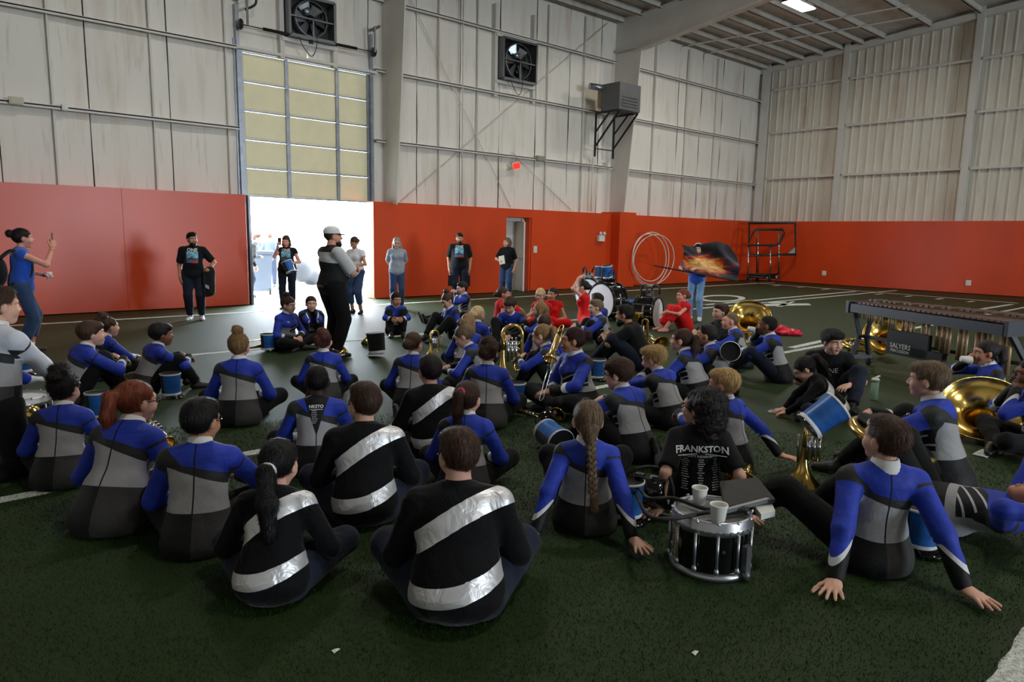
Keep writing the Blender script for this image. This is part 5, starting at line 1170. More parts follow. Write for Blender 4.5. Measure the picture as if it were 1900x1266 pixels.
horn('mellophone', 'gold mellophone lying on the turf behind the snare drum', T(*(onz(1375, 905, .06)))@RZ(.4)@RY(1.45)@SCL(.9), 'mello', cat='mellophone')
horn('trumpet', 'gold trumpet lying bell up beside the black shako', T(*onz(678, 632, .07))@RZ(.6)@RX(2.2)@SCL(1.25), 'trumpet', cat='trumpet')
horn('trumpet', 'gold trumpet on the turf behind the speaker', T(*onz(634, 655, .05))@RZ(-.8)@RX(1.5)@SCL(1.2), 'trumpet', cat='trumpet')
horn('trumpet', 'gold trumpet held near the short dark hair and glasses', T(*atd(306, 826, 4.75))@RZ(.3)@RX(-1.2)@SCL(1.0), 'trumpet', cat='trumpet')
horn('trumpet', 'gold trumpet beside the open blue shako ring', T(*onz(1035, 770, .06))@RZ(1.9)@RX(1.3)@SCL(1.1), 'trumpet', cat='trumpet')
horn('trumpet', 'gold trumpet beside the person with the curly updo', T(*onz(938, 757, .06))@RZ(.4)@RX(1.7)@SCL(1.0), 'trumpet', cat='trumpet')
horn('trumpet', 'small gold trumpet in front of the white gloves', T(*onz(60, 770, .25))@RZ(.4)@RX(1.7)@SCL(1.0), 'trumpet', cat='trumpet')
_a = atd(1028, 668, 5.95); _b = atd(1004, 752, 5.75); horn('trombone', 'trombone with long bright slide held upright in the circle', at_frame(_a, _a-_b, (1, 0, 0))@T(-.06, 0, .02)@SCL(.62), 'trombone', cat='trombone')
horn('trombone', 'gold trombone lying on the turf near the doorway', T(*onz(500, 640, .07))@RZ(.35)@RY(-1.57)@SCL(.9), 'trombone', cat='trombone')
horn('baritone_horn', 'gold horn with raised bell between bearded figure and red dress', standM(1190, 582, 0, 1.0, .58)@RX(math.pi), 'baritone', cat='baritone horn')
horn('mellophone', 'gold horn lying beside the bearded figure', T(*onz(1226, 640, .12))@RZ(1.2)@RY(1.3), 'mello', cat='mellophone')

# ---- shakos (tall band hats)
def shako(label, M, flip=False):
    o = bpy.data.objects.new('shako', None); o.matrix_world = Matrix(np.asarray(M).tolist()); link(o, None, label, 'band hat', 'band hats')
    def sel(i, k): return 0 if (k % 32) < 14 else 1
    MB().lathe([(.086, .0), (.087, .07), (.090, .14), (.096, .21)], 32, sel).build('crown', [M_SHAKO, M_SHBLK], o)
    MB().lathe([(.089, -.004), (.0905, .022), (.087, .024), (.082, .0)], 32).build('band', M_TRIM, o)
    MB().lathe([(.097, .202), (.099, .214), (.093, .216)], 32).build('rim_trim', M_TRIM, o)
    MB().lathe([(.0, .198), (.07, .198), (.094, .209)], 32).build('top', M_SHBLK, o)
    v = []; f = []
    for i in range(13):
        a = -1.1+2.2*i/12+math.pi*.44; v += [(.088*math.cos(a), .088*math.sin(a), .004), ((.088+.05*math.cos((i-6)/6*1.4))*math.cos(a), (.088+.05*math.cos((i-6)/6*1.4))*math.sin(a), -.018)]
        v += [(.088*math.cos(a), .088*math.sin(a), -.001), ((.088+.05*math.cos((i-6)/6*1.4))*math.cos(a), (.088+.05*math.cos((i-6)/6*1.4))*math.sin(a), -.022)]
        if i: k = 4*i; f += [(k-4, k-3, k+1, k), (k-2, k+2, k+3, k-1), (k-3, k-1, k+3, k+1)]
    MB().add(v, f, 0, True).build('visor', M_SHELL, o)
    MB().lathe([(0, -.001), (.082, .0), (.082, .10)], 24).build('lining', M_SHBLK, o)
    return o
def sh(u, v, z=.0, rz=0, tx=0, ty=0, s=1.0): return T(*onz(u, v, z))@RZ(rz)@RX(tx)@RY(ty)@SCL(s)
CAMH = lambda u: -math.atan2(ray(u, 600)[0], ray(u, 600)[1])
shako('blue shako standing beside the cropped black hair', sh(318, 732, .03, CAMH(318)-2.4))
shako('black shako with white trim at the feet of the knee hugger', sh(700, 655, .06, CAMH(700)+.6, -.15, .0, 1.3))
shako('blue shako tipped over the standing mellophone', at_frame(atd(1500, 792, 4.62), C_RT*.72+np.array((0, 0, .55)), toward_cam(atd(1500, 792, 4.62), .3))@SCL(1.12))
shako('black shako resting on the knees of the drinking person', T(*atd(1352, 655, 7.6))@RZ(CAMH(1350)-1.5)@RY(1.35)@SCL(1.1))
shako('open blue shako lying on its side with its hollow facing the camera', T(*onz(1012, 800, .12))@RZ(CAMH(1012)+.5)@RX(1.7)@SCL(1.2))
shako('blue shako between the dark bun and the red ponytail', sh(182, 772, .03, CAMH(182)-2.3))
shako('blue shako behind the braid beside the black carrier', sh(1163, 955, .03, CAMH(1172)-2.3))
shako('blue shako on top of the large bass drum, nearest the door', T(*atd(1112, 517, 14.6))@RZ(CAMH(1112)-2.2)@RY(-.15)@SCL(1.15))
shako('blue shako on top of the large bass drum, nearest the corner', T(*atd(1128, 515, 14.3))@RZ(CAMH(1128)-2.2)@RY(.2)@SCL(1.15))
shako('blue shako lying by the small bass drum', T(*onz(1163, 563, .12))@RZ(CAMH(1163)+1.3)@RX(1.57)@SCL(1.2))
shako('blue shako in front of the filming adult', sh(38, 690, .03, CAMH(38)-2.4, 0, 0, 1.3))
shako('blue shako behind the top knot', sh(497, 648, .03, CAMH(497)-2.2))
shako('blue shako under the arms of the trombone holder', sh(957, 750, .03, CAMH(957)-2.2))
shako('blue shako beside the short brown hair and the bearded figure', sh(1108, 700, .03, CAMH(1108)-2.2))
shako('blue shako on the turf behind the propped person', sh(1705, 1010, .04, CAMH(1705)-2.2))
i_ = PPL['hatlady']; shako('blue and black shako held by the person in the doorway', T(*atd(540, 505, depth_of(535, 574)-.45))@RZ(CAMH(540)-2.0)@RX(.4)@SCL(1.15))

# ---- drums
def bass_drum(label, c, axis, r, L, text=True):
    o = root_at('bass_drum', (c[0], c[1], 0), label=label, cat='bass drum', group='bass drums by the wall'); M = loc(o, at_frame(c, axis))
    MB().lathe([(r, -L/2), (r, L/2)], 40).build('shell', M_SHELL, o, M=M)
    for sg in (1, -1):
        MB().lathe([(0, sg*(L/2+.012)), (r*.8, sg*(L/2+.012)), (r*.99, sg*(L/2+.006))], 40).build('drum_head', M_DHEAD, o, M=M)
        MB().lathe([(r+.001, sg*(L/2-.03)), (r+.022, sg*(L/2-.028)), (r+.022, sg*(L/2+.02)), (r*.97, sg*(L/2+.02)), (r*.965, sg*(L/2+.008))], 40).build('hoop', M_SHELL, o, M=M)
    for k in range(8):
        a = 2*math.pi*k/8+.2; x, y = (r+.016)*math.cos(a), (r+.016)*math.sin(a)
        rod = MB().tube([(x, y, -L/2), (x, y, L/2)], .006, 6).build('tension_rod', M_CHROME, o); rod.matrix_local = Matrix(np.asarray(M).tolist())
        [MB().box((x, y, zz), (.03, .03, .03) if zz else (.02, .02, .10)).build('lug', M_CHROME, rod) for zz in (-L/2, 0, L/2)]
    return o, M
def carrier(label, c, hd):
    o = root_at('drum_carrier', (c[0], c[1], 0), label=label, cat='drum carrier', group='drum carriers'); M = T(0, 0, c[2])@RZ(hd)
    for sx in (1, -1):
        MB().tube(catmull([(sx*.10, .05, 0), (sx*.11, .08, .16), (sx*.12, -.02, .25), (sx*.13, -.15, .22), (sx*.13, -.18, .08)]), .020, 8).build('shoulder_strap', M_RUB, o, M=M)
    MB().box((0, .06, .06), (.26, .03, .12)).build('belly_plate', M_SHELL, o, M=M)
    MB().tube([(-.14, .03, .0), (.14, .03, .0)], .014, 8).build('cross_bar', M_CHROME, o, M=M)
def fwd(u, v, side=0.0, el=0.0):
    """horizontal unit direction towards the camera turned by side (rad, + = picture right)"""
    d = -ray(u, v); d[2] = 0; d /= np.linalg.norm(d); c, s_ = math.cos(side), math.sin(side); return np.array((c*d[0]-s_*d[1], s_*d[0]+c*d[1], math.sin(el)))
c = atd(1128, 546, 14.3); c[2] = .38; o, M = bass_drum('large black bass drum with white head turned to the camera', c, fwd(1120, 546, -.75), .36, .40)
c2 = atd(1100, 536, 15.9); c2[2] = .38; bass_drum('black bass drum half hidden behind the large one', c2, fwd(1098, 536, -.6), .36, .38)
c3 = atd(1203, 551, 13.2); c3[2] = .28; o3, M3 = bass_drum('smaller black bass drum with its white head facing the flag twirler', c3, fwd(1203, 551, 1.2), .275, .38)
carrier('black drum carrier on the large bass drum', c+np.array((0, 0, .36)), CAMH(1120)); carrier('black drum carrier on the hidden bass drum', c2+np.array((-.15, 0, .36)), CAMH(1100)+.4); carrier('black drum carrier on the smaller bass drum', c3+np.array((0, 0, .27)), CAMH(1203)+.5)
def text_mesh(body, size, shear=0, bold=0.0):
    cu = bpy.data.curves.new('txt', 'FONT'); cu.body = body; cu.size = size; cu.align_x = 'CENTER'; cu.align_y = 'CENTER'; cu.offset = bold; cu.resolution_u = 2; cu.extrude = .0006
    ob = bpy.data.objects.new('txt', cu); COL.objects.link(ob); dg = bpy.context.evaluated_depsgraph_get(); me = bpy.data.meshes.new_from_object(ob.evaluated_get(dg)); bpy.data.objects.remove(ob); return me
def put_text(o, body, size, m, M, name='lettering', bold=0.0):
    me = text_mesh(body, size, bold=bold); me.materials.clear(); me.materials.append(m); return inst(name, me, o, M)
def curved_text(o, body, size, m, r, M, vertical=False):
    """lettering bent round a drum shell of radius r; M maps drum axis to Z"""
    me = text_mesh(body, size); me.materials.clear(); me.materials.append(m)
    for v in me.vertices:
        x, y, z = v.co
        if vertical: x, y = -y, x
        a = x/r; v.co = ((r+.002+z)*math.cos(a), (r+.002+z)*math.sin(a), y)
    return inst('lettering', me, o, M)
cam_dir = CAM_P-c3; la = (np.linalg.inv(at_frame(c3, fwd(1203, 551, 1.2)))[:3, :3]@cam_dir); curved_text(o3, 'YAMAHA', .06, M_INK, .275, M3@RZ(math.atan2(la[1], la[0])))
la = (np.linalg.inv(at_frame(c, fwd(1120, 546, -.75)))[:3, :3]@(CAM_P-c)); curved_text(o, 'YAMAHA', .06, M_INK, .36, M@RZ(math.atan2(la[1], la[0])))

# marching snare in the foreground
sp_ = onz(1312, 1010); sp_ = onz(1313, 1075); sp_ = sp_+np.append(ray(1313, 1075)[:2]/np.linalg.norm(ray(1313, 1075)[:2])*.17, 0); r = .185
so = root_at('snare_drum', (sp_[0], sp_[1], 0), -math.atan2(sp_[0], sp_[1]), label='black marching snare drum with silver rims holding two foam cups', cat='snare drum')
MB().lathe([(r, .03), (r, .235)], 48).build('shell', M_SHELL, so)
MB().lathe([(r-.002, .235), (r+.014, .230), (r+.016, .26), (r+.010, .265), (r+.012, .295), (r+.004, .303), (r-.004, .301), (r-.006, .28)], 48).build('top_rim', M_ALU, so)
MB().lathe([(r-.01, .004), (r+.014, .0), (r+.018, .012), (r+.014, .03), (r, .034)], 48).build('bottom_rim', M_ALU, so)
MB().lathe([(0, .282), (r*.7, .282), (r-.005, .28)], 48).build('drum_head', M_DHEADG, so)
for k in range(12):
    a = 2*math.pi*(k+.35)/12; ca, sa = math.cos(a), math.sin(a); q = r+.020
    MB().tube([(q*ca, q*sa, .06), (q*ca, q*sa, .24)], .0075, 8).build('tension_rod', M_ALU, so)
    MB().lathe([(0, -.016), (.010, -.010), (.014, .0), (.010, .016), (0, .022)], 10, M=T(q*ca, q*sa, .055)).build('lug', M_ALU, so)
    MB().lathe([(0, .309), (.008, .307), (.008, .293)], 8, M=T((r+.012)*ca, (r+.012)*sa, 0)).build('key_rod', M_CHROME, so)
for k in range(36):
    a = 2*math.pi*k/36; MB().box(((r+.017)*math.cos(a), (r+.017)*math.sin(a), .253), (.008, .012, .010), RZ(a)[:3, :3]).build('rim_clip', M_ALU, so)
MB().box(((r+.004)*math.cos(-2.72), (r+.004)*math.sin(-2.72), .13), (.004, .05, .18), RZ(-2.72)[:3, :3]).build('badge', mat('badge_cream', (196, 190, 168), .5), so)
me_o = curved_text(so, 'DYNASTY', .034, M_SHELL, r+.006, T(0, 0, .13)@RZ(-2.72), True)
MB().box(((r+.03)*math.cos(-.62), (r+.03)*math.sin(-.62), .10), (.03, .04, .16), RZ(-.62)[:3, :3]).lathe([(0, -.02), (.022, -.02), (.026, .0), (.022, .02), (0, .02)], 12, M=T((r+.03)*math.cos(-.62), (r+.03)*math.sin(-.62), .03)).build('snare_strainer', M_GREY, so)
MB().lathe([(.006, -.002), (.009, .0), (.006, .002)], 12, M=RZ(-1.2)@T(r+.002, 0, .15)@RY(math.pi/2)).build('air_vent', M_CHROME, so)
def cup(label, p, s=1.0, M=None, cat='cup'):
    o = root_at('foam_cup', tuple(p), label=label, cat=cat, group='white foam cups'); M = np.eye(4) if M is None else M
    MB().lathe([(0, .003), (.027, .0), (.030, .004), (.040, .088)], 24).lathe([(.027, .006), (.0365, .086)], 24).lathe([(0, .007), (.027, .006)], 24).build('wall', M_FOAM, o, M=M@SCL(s))
    MB().lathe([(.040, .084), (.043, .088), (.041, .094), (.0375, .092), (.0365, .086)], 24).build('lip', M_FOAM, o, M=M@SCL(s)); return o
cup('white foam cup on the snare drum next to the black t-shirt', onz(1297, 936, .283), 1.0); cup('white foam cup on the snare drum, nearest the camera', onz(1332, 971, .283), 1.05)
# carrier lying across the snare
so2 = copy_tree(so); so2.location = onz(46, 800); so2['label'] = 'marching snare drum under the white-gloved hands'; so2['group'] = so['group'] = 'marching snare drums'
for ch_ in so2.children:
    if ch_.name.startswith('drum_head'): ch_.data = ch_.data.copy(); ch_.data.materials.clear(); ch_.data.materials.append(M_DHEAD)
co = root_at('drum_carrier', tuple(onz(1385, 960)), label='black drum carrier with white latch leaning on the snare drum', cat='drum carrier', group='drum carriers')
def W(u, v, z): return onz(u, v, z)-np.array(co.location)
MB().tube(catmull([W(1185, 905, .22), W(1205, 925, .29), W(1250, 925, .31), W(1310, 945, .305), W(1345, 940, .31)]), .010, 8).build('shoulder_tube', M_RUB, co)
MB().tube(catmull([W(1180, 915, .20), W(1203, 957, .29), W(1250, 962, .31), W(1320, 950, .31), W(1390, 945, .325)]), .011, 8).build('shoulder_tube', M_RUB, co)
MB().prism([W(1335, 897, .36), W(1405, 890, .36), W(1438, 930, .33), W(1345, 945, .32)], (0, 0, -.012), (0, 0, .012)).build('back_plate', M_RUB, co)
MB().prism([W(1395, 940, .30), W(1428, 932, .30), W(1438, 955, .28), W(1412, 962, .28)], (0, 0, -.01), (0, 0, .02)).build('latch_plate', M_PLAST, co)
MB().bar(W(1340, 950, .325), W(1425, 928, .335), .02, .02).build('cross_bar', M_GREY, co); MB().bar(W(1392, 948, .29), W(1390, 985, .19), .012, .03).build('hook_plate', M_ALU, co)
# second carrier behind the printed t-shirt
ko = root_at('drum_carrier', tuple(onz(1205, 955)), label='glossy black drum carrier on the turf between the braid and the snare drum', cat='drum carrier', group='drum carriers')
kp = np.array(ko.location); KM = RZ(CAMH(1205)-.3)
v = []; f = []; n = 10
for i in range(n+1):
    for j in range(n+1):
        a = -1.0+2.0*i/n; t = j/n; v.append((.15*math.sin(a)*(1.0-.25*t), .10-.13*math.cos(a)-.10*math.sin(t*2.6), .05+.20*t))
f = [(i*(n+1)+j, (i+1)*(n+1)+j, (i+1)*(n+1)+j+1, i*(n+1)+j+1) for i in range(n) for j in range(n)]
sh_ = MB().add(v, f, 0, True).build('chest_plate', M_SHELL, ko, M=KM); md = sh_.modifiers.new('s', 'SOLIDIFY'); md.thickness = .012
MB().tube(catmull([(-.13, .0, .10), (-.15, -.05, .20), (-.10, -.02, .27), (0, .03, .29), (.10, .0, .27), (.15, -.05, .19), (.13, -.02, .08)]), .012, 8).build('rim_tube', M_RUB, ko, M=KM)
MB().box((.04, -.06, .255), (.05, .03, .03)).build('latch', M_CHROME, ko, M=KM); MB().box((-.05, -.06, .26), (.05, .03, .02)).build('latch', M_CHROME, ko, M=KM)
MB().tube([(-.14, .02, .012), (.14, .02, .012)], .012, 8).tube([(-.1, .02, .012), (-.1, .06, .10)], .01, 8).tube([(.1, .02, .012), (.1, .06, .10)], .01, 8).build('foot_bar', M_GREY, ko, M=KM)

# ---- marimba
mL = onz(1580, 564, .84); mR = onz(1868, 603, .84); ax = mR-mL; ax[2] = 0; LEN = np.linalg.norm(ax); ax /= LEN; nrm = np.array((-ax[1], ax[0], 0))
if nrm@(CAM_P-mL) > 0: nrm = -nrm
mo = root_at('marimba', (mL[0], mL[1], 0), math.atan2(ax[1], ax[0]), label='marimba with brown wooden bars and hanging metal tubes', cat='marimba')
MY = 1.0 if (RZ(math.atan2(ax[1], ax[0]))[:3, :3]@np.array((0, 1., 0)))@nrm > 0 else -1.0
wL, wR = .42, .92
def mw(t): return wL+(wR-wL)*t
def mbar(mb, t0, y0, z0, t1, y1, z1, w_, h): return mb.bar((t0*LEN, MY*y0, z0), (t1*LEN, MY*y1, z1), w_, h)
mbar(MB(), 0, 0, .79, 1, -.02, .78, .05, .11).build('front_rail', M_FRAME, mo); mbar(MB(), 0, wL, .79, 1, wR, .78, .05, .11).build('back_rail', M_FRAME, mo)
for t, w_ in ((0, wL), (1, wR)):
    MB().box((t*LEN+(-.03 if t == 0 else .03), MY*w_/2, .80), (.05, w_+.08, .16)).build('end_board', M_FRAME, mo)
    for yy in (.06, w_-.06):
        MB().bar((t*LEN, MY*yy, .76), (t*LEN+.03, MY*(w_/2+(yy-w_/2)*.35), .40), .045, .05).bar((t*LEN+.03, MY*(w_/2+(yy-w_/2)*.35), .42), (t*LEN, MY*yy, .10), .045, .05).build('leg', M_FRAME, mo)
        MB().lathe([(0, -.02), (.045, -.02), (.055, -.012), (.055, .012), (.045, .02), (0, .02)], 18, M=T(t*LEN, MY*yy, .056)@RX(math.pi/2)).build('caster', M_RUB, mo)
    MB().bar((t*LEN+.01, MY*.04, .12), (t*LEN+.01, MY*(w_-.04), .12), .04, .05).build('foot_beam', M_FRAME, mo)
MB().bar((0.02, MY*.22, .40), (LEN, MY*.40, .40), .05, .04).build('stretcher', M_FRAME, mo)
NB = 30
for k in range(NB):
    t = (k+.6)/(NB+.2); bw = .040+.026*t; L = .20+.20*t
    MB().box((t*LEN, MY*(L/2+.02), .862), (bw, L, .02)).build('tone_bar', M_WOOD, mo)
    if k % 7 not in (2, 6): MB().box((t*LEN+bw*.6, MY*(mw(t)*.52+L/2), .895), (bw, L*.95, .02)).build('tone_bar', M_WOOD, mo)
    if k % 7 in (2, 6) and t > .2: continue
    rl = .10+.46*t**1.2 if t < .82 else .56-.6*(t-.82)
    MB().tube([(t*LEN, MY*.12, .76), (t*LEN, MY*.12, .76-rl)], .016+.016*t, 12).build('resonator_tube', M_RESO, mo)
bag = MB().box((LEN*.44, MY*.02, .44), (.62, .06, .30)).box((LEN*.56, MY*.03, .36), (.5, .08, .10)); bag.build('mallet_bag', M_RUB, mo)
put_text(mo, 'SALYERS', .085, M_INK, T(LEN*.40, -MY*.012 if MY > 0 else .012, .40)@RX(math.pi/2)@(np.eye(4) if MY > 0 else RY(math.pi)))
put_text(mo, 'PERCUSSION', .05, M_INK, T(LEN*.40, -MY*.012 if MY > 0 else .012, .34)@RX(math.pi/2)@(np.eye(4) if MY > 0 else RY(math.pi)))

# ---- green bottle, white bits, red pompom, case
bp = onz(1621, 742); bo = root_at('water_bottle', tuple(bp), label='pale green water bottle with cream lid standing alone on the turf', cat='bottle')
MB().lathe([(0, 0), (.036, 0), (.038, .006), (.038, .19), (.034, .20)], 24).build('bottle_wall', mat('pale_green', (170, 205, 186), .35), bo); MB().lathe([(.035, .198), (.040, .20), (.040, .225), (.030, .235), (0, .236)], 24).build('lid', M_PLAST, bo)
MB().bar((0, 0, .24), (.05, -.02, .255), .02, .012).build('spout', M_PLAST, bo)
r_ = np.random.RandomState(4); mb = MB(); pc = onz(1440, 763)
for i in range(220):
    a, q = r_.rand()*6.28, r_.rand()**.7; x, y = pc[0]+.13*q*math.cos(a), pc[1]+.05*q*math.sin(a); mb.box((x, y, .006), (.012, .008, .006), RZ(r_.rand()*3)[:3, :3])
mb.build('white_bits', M_PAPER, label='patch of white paper bits on the turf', cat='litter', kind='stuff')
po = root_at('red_pompom', tuple(onz(1460, 622)), label='crumpled shiny red cloth on the turf behind the drinking person', cat='cloth')
D_, lo_ = field([Ell((0, 0, .05), (.26, .12, .07)), Ell((-.1, 0, .1), (.12, .1, .07))], .016, k=.05, floor=.002, post=lambda D, G: D+.02*wob(G, 40, 3)+.012*wob(G, 90, 4)); V_, F_ = nets(D_, lo_, .016)
link(bpy.data.objects.new('cloth_folds', mesh_np('cloth_folds', V_, F_, mat('red_foil', (224, 44, 70), .3, metal=.3), smooth=False)), po).rotation_euler = (0, 0, CAMH(1460))
so_ = root_at('white_folder', tuple(onz(1220, 599)), CAMH(1220)+.4, label='white folder lying on the turf before the lone red dress', cat='folder'); MB().box((0, 0, .012), (.42, .30, .02)).build('cover', M_WHITE, so_); MB().box((.02, -.02, .026), (.24, .05, .006)).build('dark_strip', M_RUB, so_)
# litter in the foreground
for u, v, lb in ((1290, 1218, 'tiny white paper scrap lying alone on the foreground turf'), (620, 1214, 'tiny pale scrap on the foreground turf below the velvet tops')):
    MB().add([(0, 0, .002), (.03, .004, .008), (.028, .022, .004), (-.004, .016, .010), (.012, .010, .014)], [(0, 1, 4), (1, 2, 4), (2, 3, 4), (3, 0, 4), (3, 2, 1, 0)]).build('paper_scrap', M_PAPER, M=T(*onz(u, v)), label=lb, cat='scrap')

# ---- things people hold and wear
def head_world(i): 
    o = i['root']; M = np.eye(4); M[:3, :3] = i['RM'][:3, :3]*i['s']; M[:3, 3] = i['pos']; return M@i['HM']@SCL(i['hs'])
def hand_w(i, sd, along=.09, nrm=0.0):
    w_, fd, nm, _ = i['hands'][sd]; fd = fd/np.linalg.norm(fd); return world_of(i, w_+fd*along-nm/np.linalg.norm(nm)*.035+np.array((0, 0, nrm)))
def pbuild(mb, name, m, i): return mb.build(name, m, i['hair'], M=i['HM']@SCL(i['hs']))
i = PPL['speaker']
mcap = MB(); nn_ = 20
mcap.lathe([(.0, .128), (.04, .125), (.075, .105), (.092, .07), (.096, .035)], 28, lambda a, k: 0, M=T(0, -.018, .005)@SCL(.94, 1.12, 1)); pbuild(mcap, 'cap_crown', mat('cap_white', (226, 228, 230), .8, bump=(160, .6)), i)
v = []; f = []
for k in range(13):
    a = math.pi*(.12+.76*k/12); v += [(.088*math.cos(a), -.018+.106*math.sin(a), .042), (.084*math.cos(a), .0+(.106+.075)*math.sin(a), .026), (.088*math.cos(a), -.018+.106*math.sin(a), .036), (.084*math.cos(a), (.106+.075)*math.sin(a), .020)]
    if k: q = 4*k; f += [(q-4, q-3, q+1, q), (q-2, q+2, q+3, q-1), (q-3, q-1, q+3, q+1)]
pbuild(MB().add(v, f, 0, True), 'cap_brim', M_SHBLK, i)
def beard(i, hc, amt=1.0):
    pr = [(Ell((0, .045, -.075), (.062*amt, .058, .050)), 0), (Ell((0, .072, -.105), (.036*amt, .032, .034*amt)), .02)]
    D, lo = field(pr, .007, k=.02, post=lambda D, G: np.maximum(np.maximum(D+.002*wob(G, 260, 2), G[..., 2]+.050-.3*np.abs(G[..., 0])), -Ell((0, .10, -.060), (.024, .03, .014))(G))); V, F = nets(D, lo, .007)
    link(bpy.data.objects.new('beard', mesh_np('beard', xf(V*i['hs'], i['HM']), F, hair_mat(hc))), i['root'])
beard(PPL['beard'], 'dark', 1.15); beard(i, 'dark', .98); beard(PPL['jacketman'], 'black', .94); beard(PPL['bagman'], 'black', .94)
# belt of the speaker
c_, r2, f2, u2 = i['fr'](-.03); MB().lathe([(.185, -.018), (.19, -.018), (.19, .018), (.185, .018)], 28, M=T(*c_)@SCL(1.0, .86, 1)).build('belt', mat('belt_leather', (40, 36, 36), .35), i['root'])
i = PPL['twirler']; an = np.linspace(.15, math.pi-.15, 14); pbuild(MB().tube([(.090*math.cos(a), .03, .02+.105*math.sin(a)) for a in an], .011, 8), 'headband', M_SHOEW, i)
i = PPL['pinktie']; pbuild(MB().tube([(.026*math.cos(a), -.128+.01*math.sin(a), .062+.026*math.sin(a)) for a in np.linspace(0, 6.28, 14, endpoint=False)], .009, 8, closed=True), 'hair_tie', mat('pink_tie', (236, 70, 104), .6), i)
i = PPL['lowpony']; pbuild(MB().tube([(.036*math.cos(a), -.128, -.022+.032*math.sin(a)) for a in np.linspace(0, 6.28, 14, endpoint=False)], .012, 8, closed=True), 'hair_ribbon', M_SHOEW, i)
def drinkcup(key, lb):
    i = PPL[key]; M = head_world(i); p = xf(np.array([[.0, .125, -.060]]), M)[0]; d = M[:3, 1]/np.linalg.norm(M[:3, 1]); CM = at_frame((0, 0, 0), -d*.95+np.array((0, 0, -.12)))
    p = p+d*.085; o = cup(lb, tuple(p), 1.0, CM)
drinkcup('drinker', 'white foam cup at the lips of the person with the shako on the knees'); drinkcup('sipper', 'white foam cup raised by the long-haired person under the marimba')
def phone(key, lb, sd='R'):
    i = PPL[key]; p = hand_w(i, sd, .10); o = root_at('phone', tuple(p), label=lb, cat='phone'); M = i['RM'].copy()
    MB().box((0, 0, .03), (.074, .010, .15)).build('case', M_SHELL, o, M=M); MB().box((0, -.0055, .03), (.066, .002, .135)).build('screen', mat('phone_screen', (40, 46, 60), .1), o, M=M)
phone('filmer', 'black phone raised by the filming adult'); phone('hatlady', 'black phone held up in the doorway')
i = PPL['filmer']; p = hand_w(i, 'L', .08); cup('white foam cup held low by the filming adult', p+np.array((0, 0, -.03)), 1.0)
o = root_at('backpack', tuple(world_of(i, (0, -.16, .0))), label='small black backpack on the filming adult', cat='backpack'); bz = world_of(i, (0, 0, 1.08))[2]
D_, lo_ = field([Ell((0, -.06, bz), (.15, .09, .19)), Ell((0, -.13, bz-.08), (.11, .05, .09))], .014, k=.03); V_, F_ = nets(D_, lo_, .014); link(bpy.data.objects.new('sack', mesh_np('sack', xf(V_, i['RM']), F_, M_SHBLK)), o)
for sx in (1, -1): MB().tube(catmull([(sx*.10, -.05, bz+.16), (sx*.10, .10, bz+.27), (sx*.11, .27, bz+.16), (sx*.14, .26, bz-.05), (sx*.15, .05, bz-.16)]), .014, 6).build('strap', M_RUB, o, M=i['RM'])
i = PPL['whitetop']; p = (hand_w(i, 'L', .10)+hand_w(i, 'R', .10))/2; o = root_at('tablet', tuple(p), label='dark tablet held by the person in the white blouse', cat='tablet'); MB().box((0, .02, .03), (.20, .14, .012), (RX(.5))[:3, :3]).build('case', M_SHELL, o, M=i['RM'])
i = PPL['notebook']; p = hand_w(i, 'R', .10); o = root_at('notebook', tuple(p), label='pale notebook held by the person at the side door', cat='notebook'); MB().box((0, .0, .05), (.15, .02, .22), (RX(.2)@RY(.25))[:3, :3]).build('cover', M_PAPER, o, M=i['RM']); MB().box((.0, -.012, .05), (.14, .004, .21), (RX(.2)@RY(.25))[:3, :3]).build('page', M_WHITE, o, M=i['RM'])
i = PPL['jacketman']; p = hand_w(i, 'R', .09); o = root_at('drink_can', tuple(p-np.array((0, 0, .05))), label='silver drink can in the hand of the person with the jacket', cat='can'); MB().lathe([(0, 0), (.024, .0), (.031, .01), (.031, .105), (.025, .118), (0, .116)], 18).build('can_wall', M_ALU, o)
p = hand_w(i, 'L', .02); o = root_at('folded_jacket', (p[0], p[1], p[2]-.2), label='black folded jacket with white stripes over a forearm', cat='jacket')
D_, lo_ = field([Cone((-.02, 0, .20), (.0, 0, -.16), .09, .10), Cone((.04, -.03, .18), (.06, -.02, -.22), .07, .06)], .016, k=.04, post=lambda D, G: D+.012*wob(G, 30, 8)); V_, F_ = nets(D_, lo_, .016); link(bpy.data.objects.new('folded_cloth', mesh_np('folded_cloth', xf(V_, i['RM']), F_, M_SHBLK)), o)
for k in range(3): MB().box((.03, .115, -.10+.022*k), (.07, .006, .010), RY(-.5)[:3, :3]).build('stripe', M_INK, o, M=i['RM'])
i = PPL['bagman']
for sd, lb in (('L', 'black bag hanging at the hip of the tall heavy person, nearest the side door'), ('R', 'black instrument case beside the tall heavy person, nearest the overhead door')):
    p = hand_w(i, sd, .10); o = root_at('carry_bag', (p[0], p[1], p[2]-.32), label=lb, cat='bag'); MB().box((0, 0, .14), (.12, .30, .26), taper=.86).build('bag_body', M_SHBLK, o, M=i['RM']); MB().tube(catmull([(0, -.09, .27), (0, -.06, .33), (0, .06, .33), (0, .09, .27)]), .012, 6).build('handle', M_RUB, o, M=i['RM'])
for key, col in (('jacketman', (255, 150, 80)), ('filmer', (255, 150, 80))):
    i = PPL[key]; a, b, c = i['limbs']['R']; d = (c-b)/np.linalg.norm(c-b); MB().tube([c-d*.035, c-d*.015], .032, 12).build('wristband', mat('orange_band', col, .5), i['root'])
